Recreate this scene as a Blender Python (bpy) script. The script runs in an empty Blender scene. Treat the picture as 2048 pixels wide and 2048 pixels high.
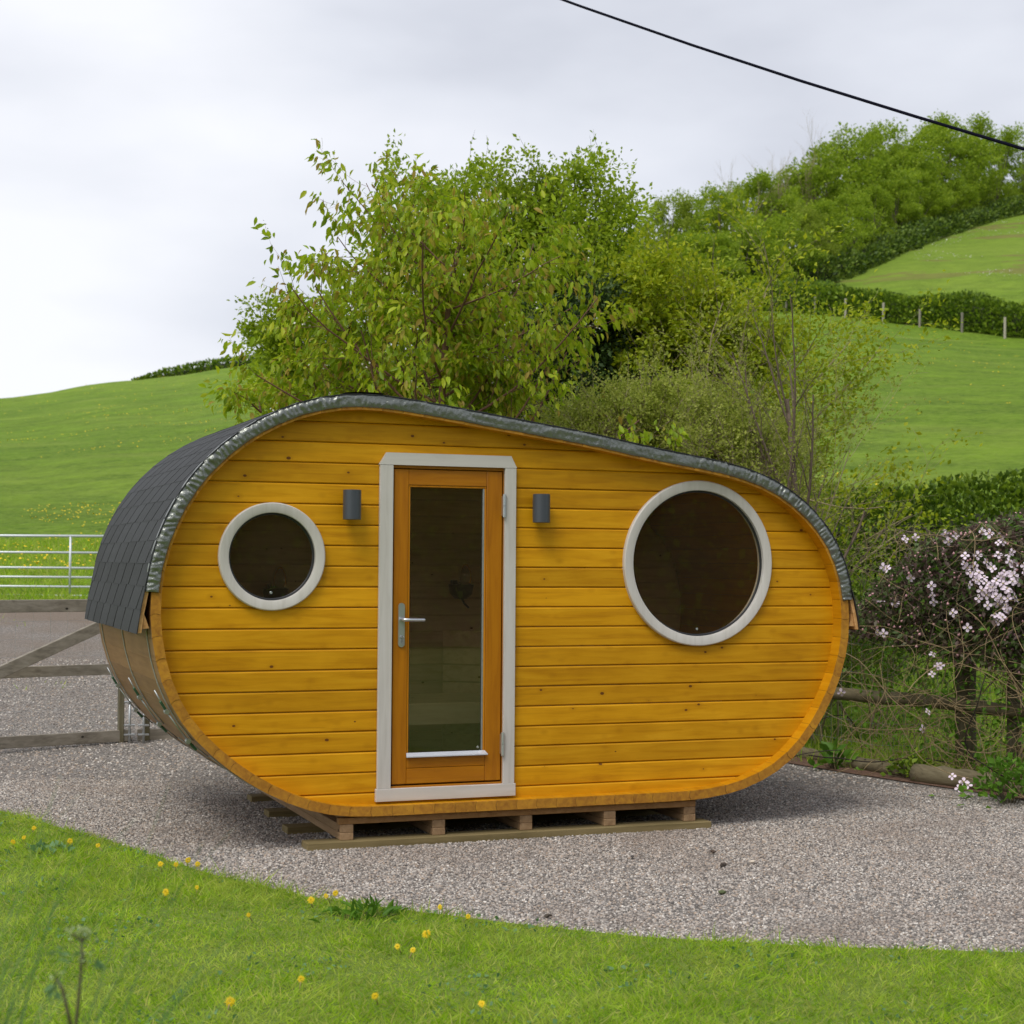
import bpy, bmesh, math, random
import numpy as np
from mathutils import Vector, Matrix, noise
from mathutils.geometry import delaunay_2d_cdt
R_ = math.radians
sc = bpy.context.scene
C = sc.collection

# ------------------------------------------------------------------ camera
CAM = np.array([-2.874, -9.535, 1.689])
cam_d = bpy.data.cameras.new('camera'); cam = bpy.data.objects.new('camera', cam_d); C.objects.link(cam)
CAMROT = np.array([[ 0.93368219, -0.01736632, -0.35768139], [-0.35802734, -0.02477433, -0.93338238], [ 0.00734809,  0.99954222, -0.02934897]])   # columns: right, up, back
cam.matrix_world = Matrix.Translation(Vector(CAM)) @ Matrix(CAMROT.tolist()).to_4x4()
cam_d.sensor_width = 36; cam_d.lens = 36 * 3316 / 2048
cam_d.clip_start = 0.05; cam_d.clip_end = 3000
cam_d.dof.use_dof = True; cam_d.dof.focus_distance = 10.2; cam_d.dof.aperture_fstop = 5.0
sc.camera = cam
FW = np.array([0.3577, 0.9338]); FW /= np.linalg.norm(FW); RT = np.array([FW[1], -FW[0]])
def P(px, dep):                       # ground-plan position of a column of the picture at a forward distance
    xy = CAM[:2] + FW * dep + RT * ((px - 1024) / 3316 * dep)
    return float(xy[0]), float(xy[1])
def ZP(px, y, dep):                   # height seen there
    return 1.689 + ((1119 + (px - 1024) * .0076) - y) / 3316 * dep

# ------------------------------------------------------------------ sky and sun (bright overcast, sun high on the left)
SUN_EL, SUN_AZ = 56, -50              # azimuth measured from -Y towards -X
sd = Vector((-math.sin(R_(50)) * math.cos(R_(SUN_EL)), -math.cos(R_(50)) * math.cos(R_(SUN_EL)), math.sin(R_(SUN_EL))))
w = bpy.data.worlds.new('World'); sc.world = w; w.use_nodes = True
nt = w.node_tree; nt.nodes.clear()
def N_(nt, t, **k):
    n = nt.nodes.new(t)
    for a, v in k.items():
        if hasattr(n, a): setattr(n, a, v)
        else: n.inputs[a].default_value = v
    return n
sky = N_(nt, 'ShaderNodeTexSky'); sky.sky_type = 'NISHITA'; sky.sun_disc = False
sky.sun_elevation = R_(SUN_EL); sky.sun_rotation = math.atan2(sd.x, sd.y)
bgs = N_(nt, 'ShaderNodeBackground'); bgs.inputs[1].default_value = 0.08
nt.links.new(sky.outputs[0], bgs.inputs[0])
tc = N_(nt, 'ShaderNodeTexCoord'); mp = N_(nt, 'ShaderNodeMapping'); mp.inputs['Scale'].default_value = (1, 1, 2.6); mp.inputs['Location'].default_value = (.35, 1.2, .1)
nt.links.new(tc.outputs['Generated'], mp.inputs[0])
n1 = N_(nt, 'ShaderNodeTexNoise'); n1.inputs['Scale'].default_value = 3.2; n1.inputs['Detail'].default_value = 5; n1.inputs['Roughness'].default_value = .45
nt.links.new(mp.outputs[0], n1.inputs['Vector'])
# thin cloud is brighter toward the side the sun stands on
dp = N_(nt, 'ShaderNodeVectorMath', operation='DOT_PRODUCT'); dp.inputs[1].default_value = (-.93, .25, -.45)
nt.links.new(tc.outputs['Generated'], dp.inputs[0])
mr = N_(nt, 'ShaderNodeMapRange'); mr.inputs['From Min'].default_value = -.95; mr.inputs['From Max'].default_value = .45; mr.inputs['To Min'].default_value = -.26; mr.inputs['To Max'].default_value = .34
nt.links.new(dp.outputs['Value'], mr.inputs[0])
ad = N_(nt, 'ShaderNodeMath', operation='ADD'); nt.links.new(n1.outputs[0], ad.inputs[0]); nt.links.new(mr.outputs[0], ad.inputs[1])
cr = N_(nt, 'ShaderNodeValToRGB'); e = cr.color_ramp.elements
e[0].position = .32; e[0].color = (.46, .48, .545, 1); e[1].position = .80; e[1].color = (.79, .80, .84, 1)
m_ = cr.color_ramp.elements.new(.56); m_.color = (.64, .66, .72, 1)
nt.links.new(ad.outputs[0], cr.inputs[0])
bgc = N_(nt, 'ShaderNodeBackground'); bgc.inputs[1].default_value = 1.0; nt.links.new(cr.outputs[0], bgc.inputs[0])
mx = N_(nt, 'ShaderNodeMixShader'); mx.inputs[0].default_value = .93
wo = N_(nt, 'ShaderNodeOutputWorld')
nt.links.new(bgs.outputs[0], mx.inputs[1]); nt.links.new(bgc.outputs[0], mx.inputs[2]); nt.links.new(mx.outputs[0], wo.inputs[0])
sl = bpy.data.lights.new('sun', 'SUN'); sl.energy = 1.5; sl.angle = R_(26); sl.color = (1, .955, .88)
so = bpy.data.objects.new('sun', sl); C.objects.link(so); so.location = (-8, -8, 20); so.rotation_euler = sd.to_track_quat('Z', 'Y').to_euler()
vs = sc.view_settings; sc.display_settings.display_device = 'sRGB'
vs.view_transform = 'Standard'; vs.look = 'None'; vs.exposure = 0.37; vs.gamma = 1; vs.use_curve_mapping = False
sc.render.engine = 'CYCLES'
sc.cycles.max_bounces = 6; sc.cycles.transparent_max_bounces = 12; sc.cycles.caustics_reflective = False; sc.cycles.caustics_refractive = False
try: sc.cycles.use_denoising = True
except Exception: pass

# ------------------------------------------------------------------ helpers
def smooth(o, on=True):
    o.data.polygons.foreach_set('use_smooth', [on] * len(o.data.polygons)); return o
class MB:
    def __init__(s): s.v = []; s.f = []; s.m = []
    def add(s, vs_, fs, mi=0):
        b = len(s.v); s.v += [tuple(v) for v in vs_]; s.f += [tuple(b + i for i in f) for f in fs]; s.m += [mi] * len(fs); return s
    def box(s, x0, x1, y0, y1, z0, z1, mi=0, M=None, bv=0):
        if bv:
            b = min(bv, (x1-x0)/2.1, (y1-y0)/2.1, (z1-z0)/2.1); vs_ = []; 
            bm = bmesh.new(); g = bmesh.ops.create_cube(bm, size=1)
            for v in bm.verts: v.co = Vector(((x0+x1)/2 + v.co.x*(x1-x0), (y0+y1)/2 + v.co.y*(y1-y0), (z0+z1)/2 + v.co.z*(z1-z0)))
            bmesh.ops.bevel(bm, geom=list(bm.edges), offset=b, segments=1, affect='EDGES')
            bm.verts.index_update(); vs_ = [v.co.copy() for v in bm.verts]; fs = [[v.index for v in f.verts] for f in bm.faces]; bm.free()
        else:
            vs_ = [Vector(p) for p in ((x0,y0,z0),(x1,y0,z0),(x1,y1,z0),(x0,y1,z0),(x0,y0,z1),(x1,y0,z1),(x1,y1,z1),(x0,y1,z1))]
            fs = [(0,3,2,1),(4,5,6,7),(0,1,5,4),(1,2,6,5),(2,3,7,6),(3,0,4,7)]
        if M is not None: vs_ = [M @ v for v in vs_]
        return s.add(vs_, fs, mi)
    def beam(s, a, b, wd, ht, mi=0, bv=.004, up=(0,0,1)):   # squared timber from a to b
        a, b = Vector(a), Vector(b); d = (b-a); L = d.length; d.normalize(); sdv = d.cross(Vector(up)).normalized(); u = sdv.cross(d)
        M = Matrix((( d.x, sdv.x, u.x, a.x), (d.y, sdv.y, u.y, a.y), (d.z, sdv.z, u.z, a.z), (0,0,0,1)))
        return s.box(0, L, -wd/2, wd/2, -ht/2, ht/2, mi, M, bv)
    def tube(s, pts, rs, n=8, mi=0, cap=True):
        pts = [Vector(p) for p in pts]; 
        if not hasattr(rs, '__len__'): rs = [rs]*len(pts)
        rings = []; ref = Vector((0,0,1)) if abs((pts[-1]-pts[0]).normalized().z) < .9 else Vector((1,0,0))
        for i, p in enumerate(pts):
            d = (pts[min(i+1, len(pts)-1)] - pts[max(i-1, 0)]).normalized(); a = d.cross(ref).normalized(); b = a.cross(d)
            rings.append([p + (a*math.cos(2*math.pi*k/n) + b*math.sin(2*math.pi*k/n))*rs[i] for k in range(n)])
        fs = []
        for i in range(len(pts)-1):
            for k in range(n): fs.append((i*n+k, i*n+(k+1)%n, (i+1)*n+(k+1)%n, (i+1)*n+k))
        if cap: fs.append(tuple(range(n-1, -1, -1))); fs.append(tuple((len(pts)-1)*n + k for k in range(n)))
        return s.add([v for r in rings for v in r], fs, mi)
    def lathe(s, prof, org, ax, n=48, mi=0, a0=0, a1=2*math.pi):    # prof: (radius, offset along axis); axis from org
        org = Vector(org); ax = Vector(ax).normalized(); ref = Vector((0,0,1)) if abs(ax.z) < .9 else Vector((1,0,0))
        u = ax.cross(ref).normalized(); v = u.cross(ax); full = abs(a1-a0-2*math.pi) < 1e-6; m = n if full else n+1; k = len(prof)
        vs_ = [org + ax*h + (u*math.cos(a0+(a1-a0)*i/n) + v*math.sin(a0+(a1-a0)*i/n))*r for i in range(m) for r, h in prof]
        fs = [(i*k+j, ((i+1)%m)*k+j, ((i+1)%m)*k+j+1, i*k+j+1) for i in range(n) for j in range(k-1)]
        return s.add(vs_, fs, mi)
    def build(s, name, mats, parent=None, sm=False):
        me = bpy.data.meshes.new(name); me.from_pydata(s.v, [], s.f); 
        for m in (mats if isinstance(mats, (list, tuple)) else [mats]): me.materials.append(m)
        me.polygons.foreach_set('material_index', s.m)
        if sm: me.polygons.foreach_set('use_smooth', [True]*len(s.f))
        me.update(); return link(name, me, parent)
def link(name, me, parent=None):
    o = bpy.data.objects.new(name, me); C.objects.link(o)
    if parent is not None: attach(o, parent)
    return o
def attach(o, parent):
    o.parent = parent; l = parent.get('_l'); 
    if l is not None: o.matrix_parent_inverse = Matrix.Translation(Vector(l)).inverted()
def tag(o, label=None, cat=None, group=None, kind=None):
    for k, v in (('label', label), ('category', cat), ('group', group), ('kind', kind)):
        if v: o[k] = v
    return o
def root(name, loc, label, cat, group=None):
    o = bpy.data.objects.new(name, None); C.objects.link(o); o.location = loc; o['_l'] = tuple(loc); o.empty_display_size = .1
    return tag(o, label, cat, group)
def np_mesh(name, V, F, mats, smooth_=False):        # V (n,3), F (m,k) uniform polygons
    me = bpy.data.meshes.new(name); V = np.asarray(V, np.float32); F = np.asarray(F, np.int32); k = F.shape[1]
    me.vertices.add(len(V)); me.vertices.foreach_set('co', V.ravel())
    me.loops.add(F.size); me.loops.foreach_set('vertex_index', F.ravel())
    me.polygons.add(len(F)); me.polygons.foreach_set('loop_start', np.arange(0, F.size, k, dtype=np.int32))
    for m in (mats if isinstance(mats, (list, tuple)) else [mats]): me.materials.append(m)
    me.update(calc_edges=True); 
    if smooth_: me.polygons.foreach_set('use_smooth', [True]*len(F))
    return me
def scatter(T, F, pos, along, nrm, sca):              # copies of template verts T(k,3) in (side, along, normal) axes
    along = along/np.linalg.norm(along, axis=1, keepdims=True); side = np.cross(along, nrm); side /= np.linalg.norm(side, axis=1, keepdims=True)+1e-9
    nn = np.cross(side, along); sca = np.asarray(sca); 
    if sca.ndim == 1: sca = np.stack([sca]*3, 1)
    V = pos[:, None] + T[None, :, 0, None]*sca[:, None, 0, None]*side[:, None] + T[None, :, 1, None]*sca[:, None, 1, None]*along[:, None] + T[None, :, 2, None]*sca[:, None, 2, None]*nn[:, None]
    Fo = (np.asarray(F)[None] + (np.arange(len(pos))*len(T))[:, None, None])
    return V.reshape(-1, 3), Fo.reshape(-1, len(F[0]))

# ------------------------------------------------------------------ materials
def mat(name):
    m = bpy.data.materials.new(name); m.use_nodes = True; n = m.node_tree; n.nodes.clear()
    o = N_(n, 'ShaderNodeOutputMaterial'); b = N_(n, 'ShaderNodeBsdfPrincipled'); n.links.new(b.outputs[0], o.inputs[0]); return m, n, b, o
def ramp(n, src, stops):
    r = N_(n, 'ShaderNodeValToRGB'); es = r.color_ramp.elements
    while len(es) > 1: es.remove(es[-1])
    es[0].position = stops[0][0]; es[0].color = (*stops[0][1], 1)
    for p, c in stops[1:]:
        q = es.new(p); q.color = (*c, 1)
    n.links.new(src, r.inputs[0]); return r.outputs[0]
def mixc(n, fac, a, b, bt='MIX'):
    m = N_(n, 'ShaderNodeMix'); m.data_type = 'RGBA'; m.blend_type = bt; m.clamp_factor = True
    for i, s in ((0, fac), (6, a), (7, b)):
        if hasattr(s, 'links'): n.links.new(s, m.inputs[i])
        else: m.inputs[i].default_value = s if i == 0 else (*s, 1)
    return m.outputs[2]
def math_(n, op, a, b=0.):
    m = N_(n, 'ShaderNodeMath', operation=op)
    for i, s in ((0, a), (1, b)):
        if hasattr(s, 'links'): n.links.new(s, m.inputs[i])
        else: m.inputs[i].default_value = s
    return m.outputs[0]
def coords(n, scale=(1,1,1), rnd=0., world=False):
    t = N_(n, 'ShaderNodeTexCoord'); src = t.outputs['Object']
    if rnd:
        oi = N_(n, 'ShaderNodeObjectInfo'); cx = N_(n, 'ShaderNodeCombineXYZ'); v = math_(n, 'MULTIPLY', oi.outputs['Random'], rnd)
        for i in range(3): n.links.new(v, cx.inputs[i])
        va = N_(n, 'ShaderNodeVectorMath', operation='ADD'); n.links.new(src, va.inputs[0]); n.links.new(cx.outputs[0], va.inputs[1]); src = va.outputs[0]
    m = N_(n, 'ShaderNodeMapping'); m.inputs['Scale'].default_value = scale; n.links.new(src, m.inputs[0]); return m.outputs[0]
def tnoise(n, vec, scale, detail=3, rough=.5, out=0, dist=0.):
    t = N_(n, 'ShaderNodeTexNoise'); t.inputs['Scale'].default_value = scale; t.inputs['Detail'].default_value = detail; t.inputs['Roughness'].default_value = rough
    t.inputs['Distortion'].default_value = dist
    n.links.new(vec, t.inputs['Vector']); return t.outputs[out]
def bump(n, b, h, strength=.3, dist=.01):
    u = N_(n, 'ShaderNodeBump'); u.inputs['Strength'].default_value = strength; u.inputs['Distance'].default_value = dist
    n.links.new(h, u.inputs['Height']); n.links.new(u.outputs[0], b.inputs['Normal'])
AX = {'x': (1, 12, 12), 'y': (12, 1, 12), 'z': (12, 12, 1)}
def wood(name, dark, mid, light, ax='x', rough=.5, knots=True, kc=(.16, .055, .008), grain=1., spec=.35, var=.18):
    m, n, b, o = mat(name); s = AX[ax]; v = coords(n, s, 37.)
    g = tnoise(n, v, 2.2, 5, .6, dist=.6)
    col = ramp(n, g, [(.28, dark), (.5, mid), (.72, light)])
    v2 = coords(n, tuple(a*.42 if a == 1 else .9 for a in s) if False else (2.2, 2.2, 2.2), 11.); lo = tnoise(n, v2, 1.6, 2, .5)
    col = mixc(n, math_(n, 'MULTIPLY', math_(n, 'SUBTRACT', lo, .42), 1.1*grain), col, tuple(c*1.18 for c in light))
    fine = tnoise(n, coords(n, tuple(a*3 for a in s), 37.), 5., 4, .7)
    col = mixc(n, math_(n, 'MULTIPLY', math_(n, 'GREATER_THAN', fine, .66), .24*grain), col, dark)
    # long dark grain streaks
    st = tnoise(n, coords(n, tuple(.55*a if a == 1 else a*3.2 for a in s), 53.), 1.3, 2, .4)
    col = mixc(n, math_(n, 'MULTIPLY', math_(n, 'GREATER_THAN', st, .70), .45*grain), col, dark)
    if knots:
        kv = coords(n, tuple(8. if a == 1 else 12. for a in s), 71.)
        vo = N_(n, 'ShaderNodeTexVoronoi'); vo.inputs['Scale'].default_value = 1.; n.links.new(kv, vo.inputs['Vector'])
        sep = N_(n, 'ShaderNodeSeparateColor'); n.links.new(vo.outputs['Color'], sep.inputs[0])
        rad = math_(n, 'MULTIPLY', sep.outputs[0], .115)
        k = math_(n, 'LESS_THAN', vo.outputs['Distance'], rad); k2 = N_(n, 'ShaderNodeMapRange'); n.links.new(vo.outputs['Distance'], k2.inputs[0])
        k2.inputs['From Min'].default_value = .05; k2.inputs['From Max'].default_value = .30; k2.inputs['To Min'].default_value = .55; k2.inputs['To Max'].default_value = 0
        col = mixc(n, math_(n, 'MULTIPLY', k2.outputs[0], math_(n, 'GREATER_THAN', sep.outputs[0], .50)), col, dark)
        col = mixc(n, math_(n, 'MULTIPLY', k, math_(n, 'GREATER_THAN', sep.outputs[1], .55)), col, kc)
    oi = N_(n, 'ShaderNodeObjectInfo'); hs = N_(n, 'ShaderNodeHueSaturation'); n.links.new(col, hs.inputs['Color'])
    n.links.new(math_(n, 'ADD', math_(n, 'MULTIPLY', oi.outputs['Random'], var), 1-var*.55), hs.inputs['Value'])
    n.links.new(hs.outputs[0], b.inputs['Base Color']); b.inputs['Roughness'].default_value = rough; b.inputs['Specular IOR Level'].default_value = spec
    bump(n, b, math_(n, 'ADD', fine, g), .12*grain, .002); return m
Wd = {
 'plank': wood('stained_cladding', (.47, .20, .002), (.61, .283, .003), (.70, .35, .009), 'x', .5, var=.24, spec=.22),
 'stave_in': wood('stained_stave_inside', (.46, .185, .002), (.55, .245, .003), (.62, .30, .008), 'y', .5, knots=False, var=.2, spec=.22),
 'stave_out': wood('tan_brown_stave', (.23, .11, .035), (.30, .155, .05), (.35, .19, .075), 'y', .48, knots=False, var=.14),  # outer faces get a duller, browner colour than the inside
 'endgrain': wood('stained_end_grain', (.30, .12, .012), (.43, .19, .02), (.55, .27, .02), 'y', .6, knots=False, grain=1.0, var=.14),
 'rawend': wood('raw_board_end', (.42, .2, .06), (.6, .32, .12), (.7, .4, .17), 'y', .7, knots=False),
 'door': wood('teak_stained_door', (.32, .105, .002), (.41, .145, .002), (.47, .18, .004), 'z', .32, knots=False, grain=.5, var=.06, spec=.5),
 'doorx': wood('teak_stained_rail', (.32, .105, .002), (.41, .145, .002), (.47, .18, .004), 'x', .32, knots=False, grain=.5, var=.06, spec=.5),
 'bead': wood('glazing_bead', (.42, .15, .005), (.55, .21, .008), (.60, .25, .012), 'z', .3, knots=False, grain=.4, var=.03),
 'white': wood('white_washed_trim', (.53, .50, .46), (.60, .57, .53), (.64, .61, .58), 'z', .5, knots=False, grain=.35, var=.03),
 'whitex': wood('white_washed_trim_flat', (.53, .50, .46), (.60, .57, .53), (.64, .61, .58), 'x', .5, knots=False, grain=.35, var=.03),
 'sleeper': wood('treated_sleeper', (.15, .115, .045), (.22, .165, .07), (.28, .215, .10), 'x', .8, kc=(.05,.03,.015), var=.12),
 'joist': wood('treated_joist', (.20, .12, .06), (.31, .195, .10), (.38, .25, .14), 'y', .8, kc=(.08,.04,.02)),
 'rail': wood('weathered_rail', (.16, .14, .11), (.27, .24, .195), (.37, .335, .28), 'x', .9, kc=(.03,.025,.02), var=.2),
 'round': wood('weathered_round_pole', (.085, .07, .04), (.155, .128, .073), (.225, .195, .12), 'y', .9, kc=(.03,.025,.02), var=.2),
 'postw': wood('weathered_post', (.075, .06, .03), (.12, .105, .055), (.19, .17, .12), 'z', .9, kc=(.03,.025,.02), var=.25),
 'inside': wood('spruce_interior', (.66, .50, .30), (.80, .63, .42), (.86, .70, .50), 'x', .6),
 'bench': wood('pale_bench', (.74, .63, .44), (.85, .75, .55), (.88, .80, .62), 'x', .6, var=.05),
}
def plain(name, col, rough=.5, metal=0., spec=.5, nz=None, bp=None):
    m, n, b, o = mat(name); b.inputs['Roughness'].default_value = rough; b.inputs['Metallic'].default_value = metal; b.inputs['Specular IOR Level'].default_value = spec
    sc_, am = nz or (14., .12); t = tnoise(n, coords(n, (1,1,1), 9.), sc_, 4, .6)
    n.links.new(mixc(n, t, tuple(c*(1-am) for c in col), tuple(min(1, c*(1+am)) for c in col)), b.inputs['Base Color'])
    if bp: bump(n, b, tnoise(n, coords(n), bp[0], 4, .6), bp[1], bp[2])
    return m
Mt = {
 'lamp': plain('anthracite_lamp', (.075, .083, .10), .38, .2),
 'alu': plain('brushed_aluminium', (.62, .64, .68), .32, .85),
 'alu_light': plain('satin_aluminium_sill', (.66, .68, .74), .4, .3),
 'steel': plain('galvanised_steel', (.45, .47, .48), .42, .8, nz=(40., .25)),
 'gate': plain('galvanised_gate_rail', (.66, .70, .72), .45, .35, nz=(25., .1)),
 'boltg': plain('green_zinc_bracket', (.05, .13, .075), .4, .4),
 'rubber': plain('black_rubber', (.012, .012, .013), .5),
 'cable': plain('dark_cable', (.004, .004, .012), .9, 0, .1),
 'black': plain('black_enamel', (.012, .012, .012), .35),
 'band': plain('strap_wire', (.42, .42, .40), .5, .2),
 'floor': plain('dark_floor_mat', (.03, .06, .025), .9),
 'petal': plain('pale_pink_petal', (.90, .74, .88), .6, nz=(60., .18)),
 'petal_y': plain('yellow_floret', (.92, .62, .008), .6, nz=(80., .2)),
 'stamen': plain('cream_stamen', (.75, .68, .30), .7),
 'bud': plain('pink_bud', (.66, .36, .38), .6, nz=(50., .3)),
 'blossom': plain('white_blossom', (.75, .72, .66), .6),
 'umbel': plain('cream_umbel', (.38, .45, .20), .7),
}
# wrinkled roofing foil on the front edge
m, n, b, o = mat('wrinkled_edge_foil'); Mt['foil'] = m
v = coords(n); t = tnoise(n, v, 9., 3, .5); n.links.new(mixc(n, t, (.165, .175, .16), (.28, .295, .27)), b.inputs['Base Color'])
b.inputs['Metallic'].default_value = .7; b.inputs['Roughness'].default_value = .28
t2 = tnoise(n, coords(n, (1, 1, 1)), 60., 3, .55, dist=1.2); bump(n, b, t2, .5, .006)
# mineral felt shingles
m, n, b, o = mat('charcoal_felt_shingle'); Mt['shingle'] = m
v = coords(n, (1,1,1), 5.); g = tnoise(n, v, 420., 2, .8); l = tnoise(n, v, 6., 3, .5)
col = mixc(n, g, (.012, .013, .015), (.040, .042, .047)); col = mixc(n, math_(n, 'MULTIPLY', l, .30), col, (.048, .05, .056))
oi = N_(n, 'ShaderNodeObjectInfo'); hs = N_(n, 'ShaderNodeHueSaturation'); n.links.new(col, hs.inputs['Color']); n.links.new(math_(n, 'ADD', math_(n, 'MULTIPLY', oi.outputs['Random'], .35), .82), hs.inputs['Value'])
n.links.new(hs.outputs[0], b.inputs['Base Color']); b.inputs['Roughness'].default_value = .82; bump(n, b, g, .4, .0015)
# tinted glass: clear, bronze-tinted, with mirror reflection growing at grazing angles
def glass(name, tint, veil=.034):
    m, n, b, o = mat(name); n.nodes.remove(b)
    tr = N_(n, 'ShaderNodeBsdfTransparent'); tr.inputs[0].default_value = (*tint, 1); gl = N_(n, 'ShaderNodeBsdfGlossy'); gl.inputs['Roughness'].default_value = .004
    gl.inputs[0].default_value = (.95, .97, .95, 1)
    fr = N_(n, 'ShaderNodeFresnel'); fr.inputs[0].default_value = 1.55; mxs = N_(n, 'ShaderNodeMixShader'); n.links.new(math_(n, 'MULTIPLY', fr.outputs[0], 1.7), mxs.inputs[0])
    bp = N_(n, 'ShaderNodeBump'); bp.inputs['Strength'].default_value = .02; bp.inputs['Distance'].default_value = .01; n.links.new(tnoise(n, coords(n), 3., 1), bp.inputs['Height']); n.links.new(bp.outputs[0], gl.inputs['Normal'])
    df_ = N_(n, 'ShaderNodeBsdfDiffuse'); df_.inputs[0].default_value = (.60, .45, .26, 1); m2 = N_(n, 'ShaderNodeMixShader'); n.links.new(math_(n, 'MULTIPLY', math_(n, 'ADD', tnoise(n, coords(n), 2.2, 5, .65), .25), veil), m2.inputs[0]); n.links.new(tr.outputs[0], m2.inputs[1]); n.links.new(df_.outputs[0], m2.inputs[2])  # thin diffuse veil painted on the glass to brighten the panes
    n.links.new(m2.outputs[0], mxs.inputs[1]); n.links.new(gl.outputs[0], mxs.inputs[2]); n.links.new(mxs.outputs[0], o.inputs[0]); return m
Mt['glass'] = glass('bronze_tinted_glass', (1., .92, .76)); Mt['clear'] = glass('clear_lamp_glass', (.85, .85, .82), .25)
def leafmat(name, cols, trans=.35, rough=.5, hue_world=1.2, fine=0.):
    m, n, b, o = mat(name); ge = N_(n, 'ShaderNodeNewGeometry')
    col = ramp(n, ge.outputs['Random Per Island'], [((i+.5)/len(cols), c) for i, c in enumerate(cols)])
    t = tnoise(n, coords(n), hue_world, 2, .5); hs = N_(n, 'ShaderNodeHueSaturation')
    if fine:
        t3 = tnoise(n, coords(n), fine, 4, .6); col = mixc(n, math_(n, 'MULTIPLY', math_(n, 'SUBTRACT', t3, .38), 3.), mixc(n, .5, col, (.06, .15, .015)), col)
        t4 = tnoise(n, coords(n), fine*.37, 3, .5); col = mixc(n, math_(n, 'MULTIPLY', math_(n, 'SUBTRACT', t4, .5), 2.4), col, (.46, .52, .10))
    n.links.new(col, hs.inputs['Color']); n.links.new(math_(n, 'ADD', math_(n, 'MULTIPLY', t, .7), 1.05 if fine else .65), hs.inputs['Value'])
    n.links.new(hs.outputs[0], b.inputs['Base Color']); b.inputs['Roughness'].default_value = rough; b.inputs['Specular IOR Level'].default_value = .3
    tl = N_(n, 'ShaderNodeBsdfTranslucent'); n.links.new(hs.outputs[0], tl.inputs[0]); ms = N_(n, 'ShaderNodeMixShader'); ms.inputs[0].default_value = trans
    n.links.new(b.outputs[0], ms.inputs[1]); n.links.new(tl.outputs[0], ms.inputs[2]); n.links.new(ms.outputs[0], o.inputs[0]); return m
Lf = {
 'grass': leafmat('lawn_blades', [(.20, .33, .012), (.30, .47, .016), (.38, .55, .022), (.44, .55, .05), (.50, .48, .13)], .5, .5, 1.6, 6.),
 'cherry': leafmat('cherry_leaf', [(.20, .31, .010), (.29, .43, .012), (.37, .52, .016), (.44, .56, .022), (.50, .54, .03), (.36, .49, .02), (.42, .31, .05)], .52, .4),
 'willow': leafmat('fresh_small_leaf', [(.24, .35, .018), (.33, .45, .02), (.42, .53, .03)], .5),
 'maple': leafmat('yellow_green_leaf', [(.27, .36, .015), (.37, .46, .018), (.46, .50, .02)], .45),
 'twig': leafmat('pale_bud_leaf', [(.30, .37, .05), (.40, .46, .07), (.48, .52, .11)], .5),
 'dark': leafmat('dark_evergreen_leaf', [(.025, .05, .012), (.045, .085, .018), (.08, .13, .025)], .15),
 'hedge': leafmat('hedge_leaf', [(.08, .145, .014), (.15, .25, .018), (.25, .36, .025)], .35),
 'wood': leafmat('woodland_leaf', [(.22, .33, .02), (.29, .41, .025), (.36, .47, .03)], .45, .6, .12),
 'wood2': leafmat('woodland_leaf_yellow', [(.25, .33, .03), (.31, .40, .035), (.36, .44, .05)], .45, .6, .12),
 'clem': leafmat('bronze_clematis_leaf', [(.10, .06, .05), (.15, .10, .08), (.08, .13, .035), (.14, .22, .05), (.20, .13, .12), (.10, .17, .04)], .3),
 'under': leafmat('painted_shade_leaf', [(.045, .085, .014), (.085, .15, .018), (.14, .22, .022), (.19, .27, .03)], .25),  # greens darkened to paint the shadow along the foot of the wood
 'bramble': leafmat('bramble_leaf', [(.10, .23, .02), (.17, .34, .03)], .4),
 'blur': leafmat('blue_green_blade', [(.13, .25, .10), (.18, .32, .13)], .3),
}
Bk = {'bark': plain('grey_brown_bark', (.13, .10, .075), .9, nz=(30., .4)), 'redbark': plain('reddish_bark', (.17, .09, .055), .9, nz=(30., .4)),
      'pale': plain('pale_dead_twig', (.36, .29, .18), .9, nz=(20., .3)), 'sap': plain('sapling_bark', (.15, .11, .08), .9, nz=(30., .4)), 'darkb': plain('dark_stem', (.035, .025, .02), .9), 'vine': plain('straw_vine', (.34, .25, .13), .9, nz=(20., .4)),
      'core_shade': plain('hedge_core_shade', (.03, .035, .015), .95), 'stem': plain('purple_green_stem', (.10, .085, .05), .6)}

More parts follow.
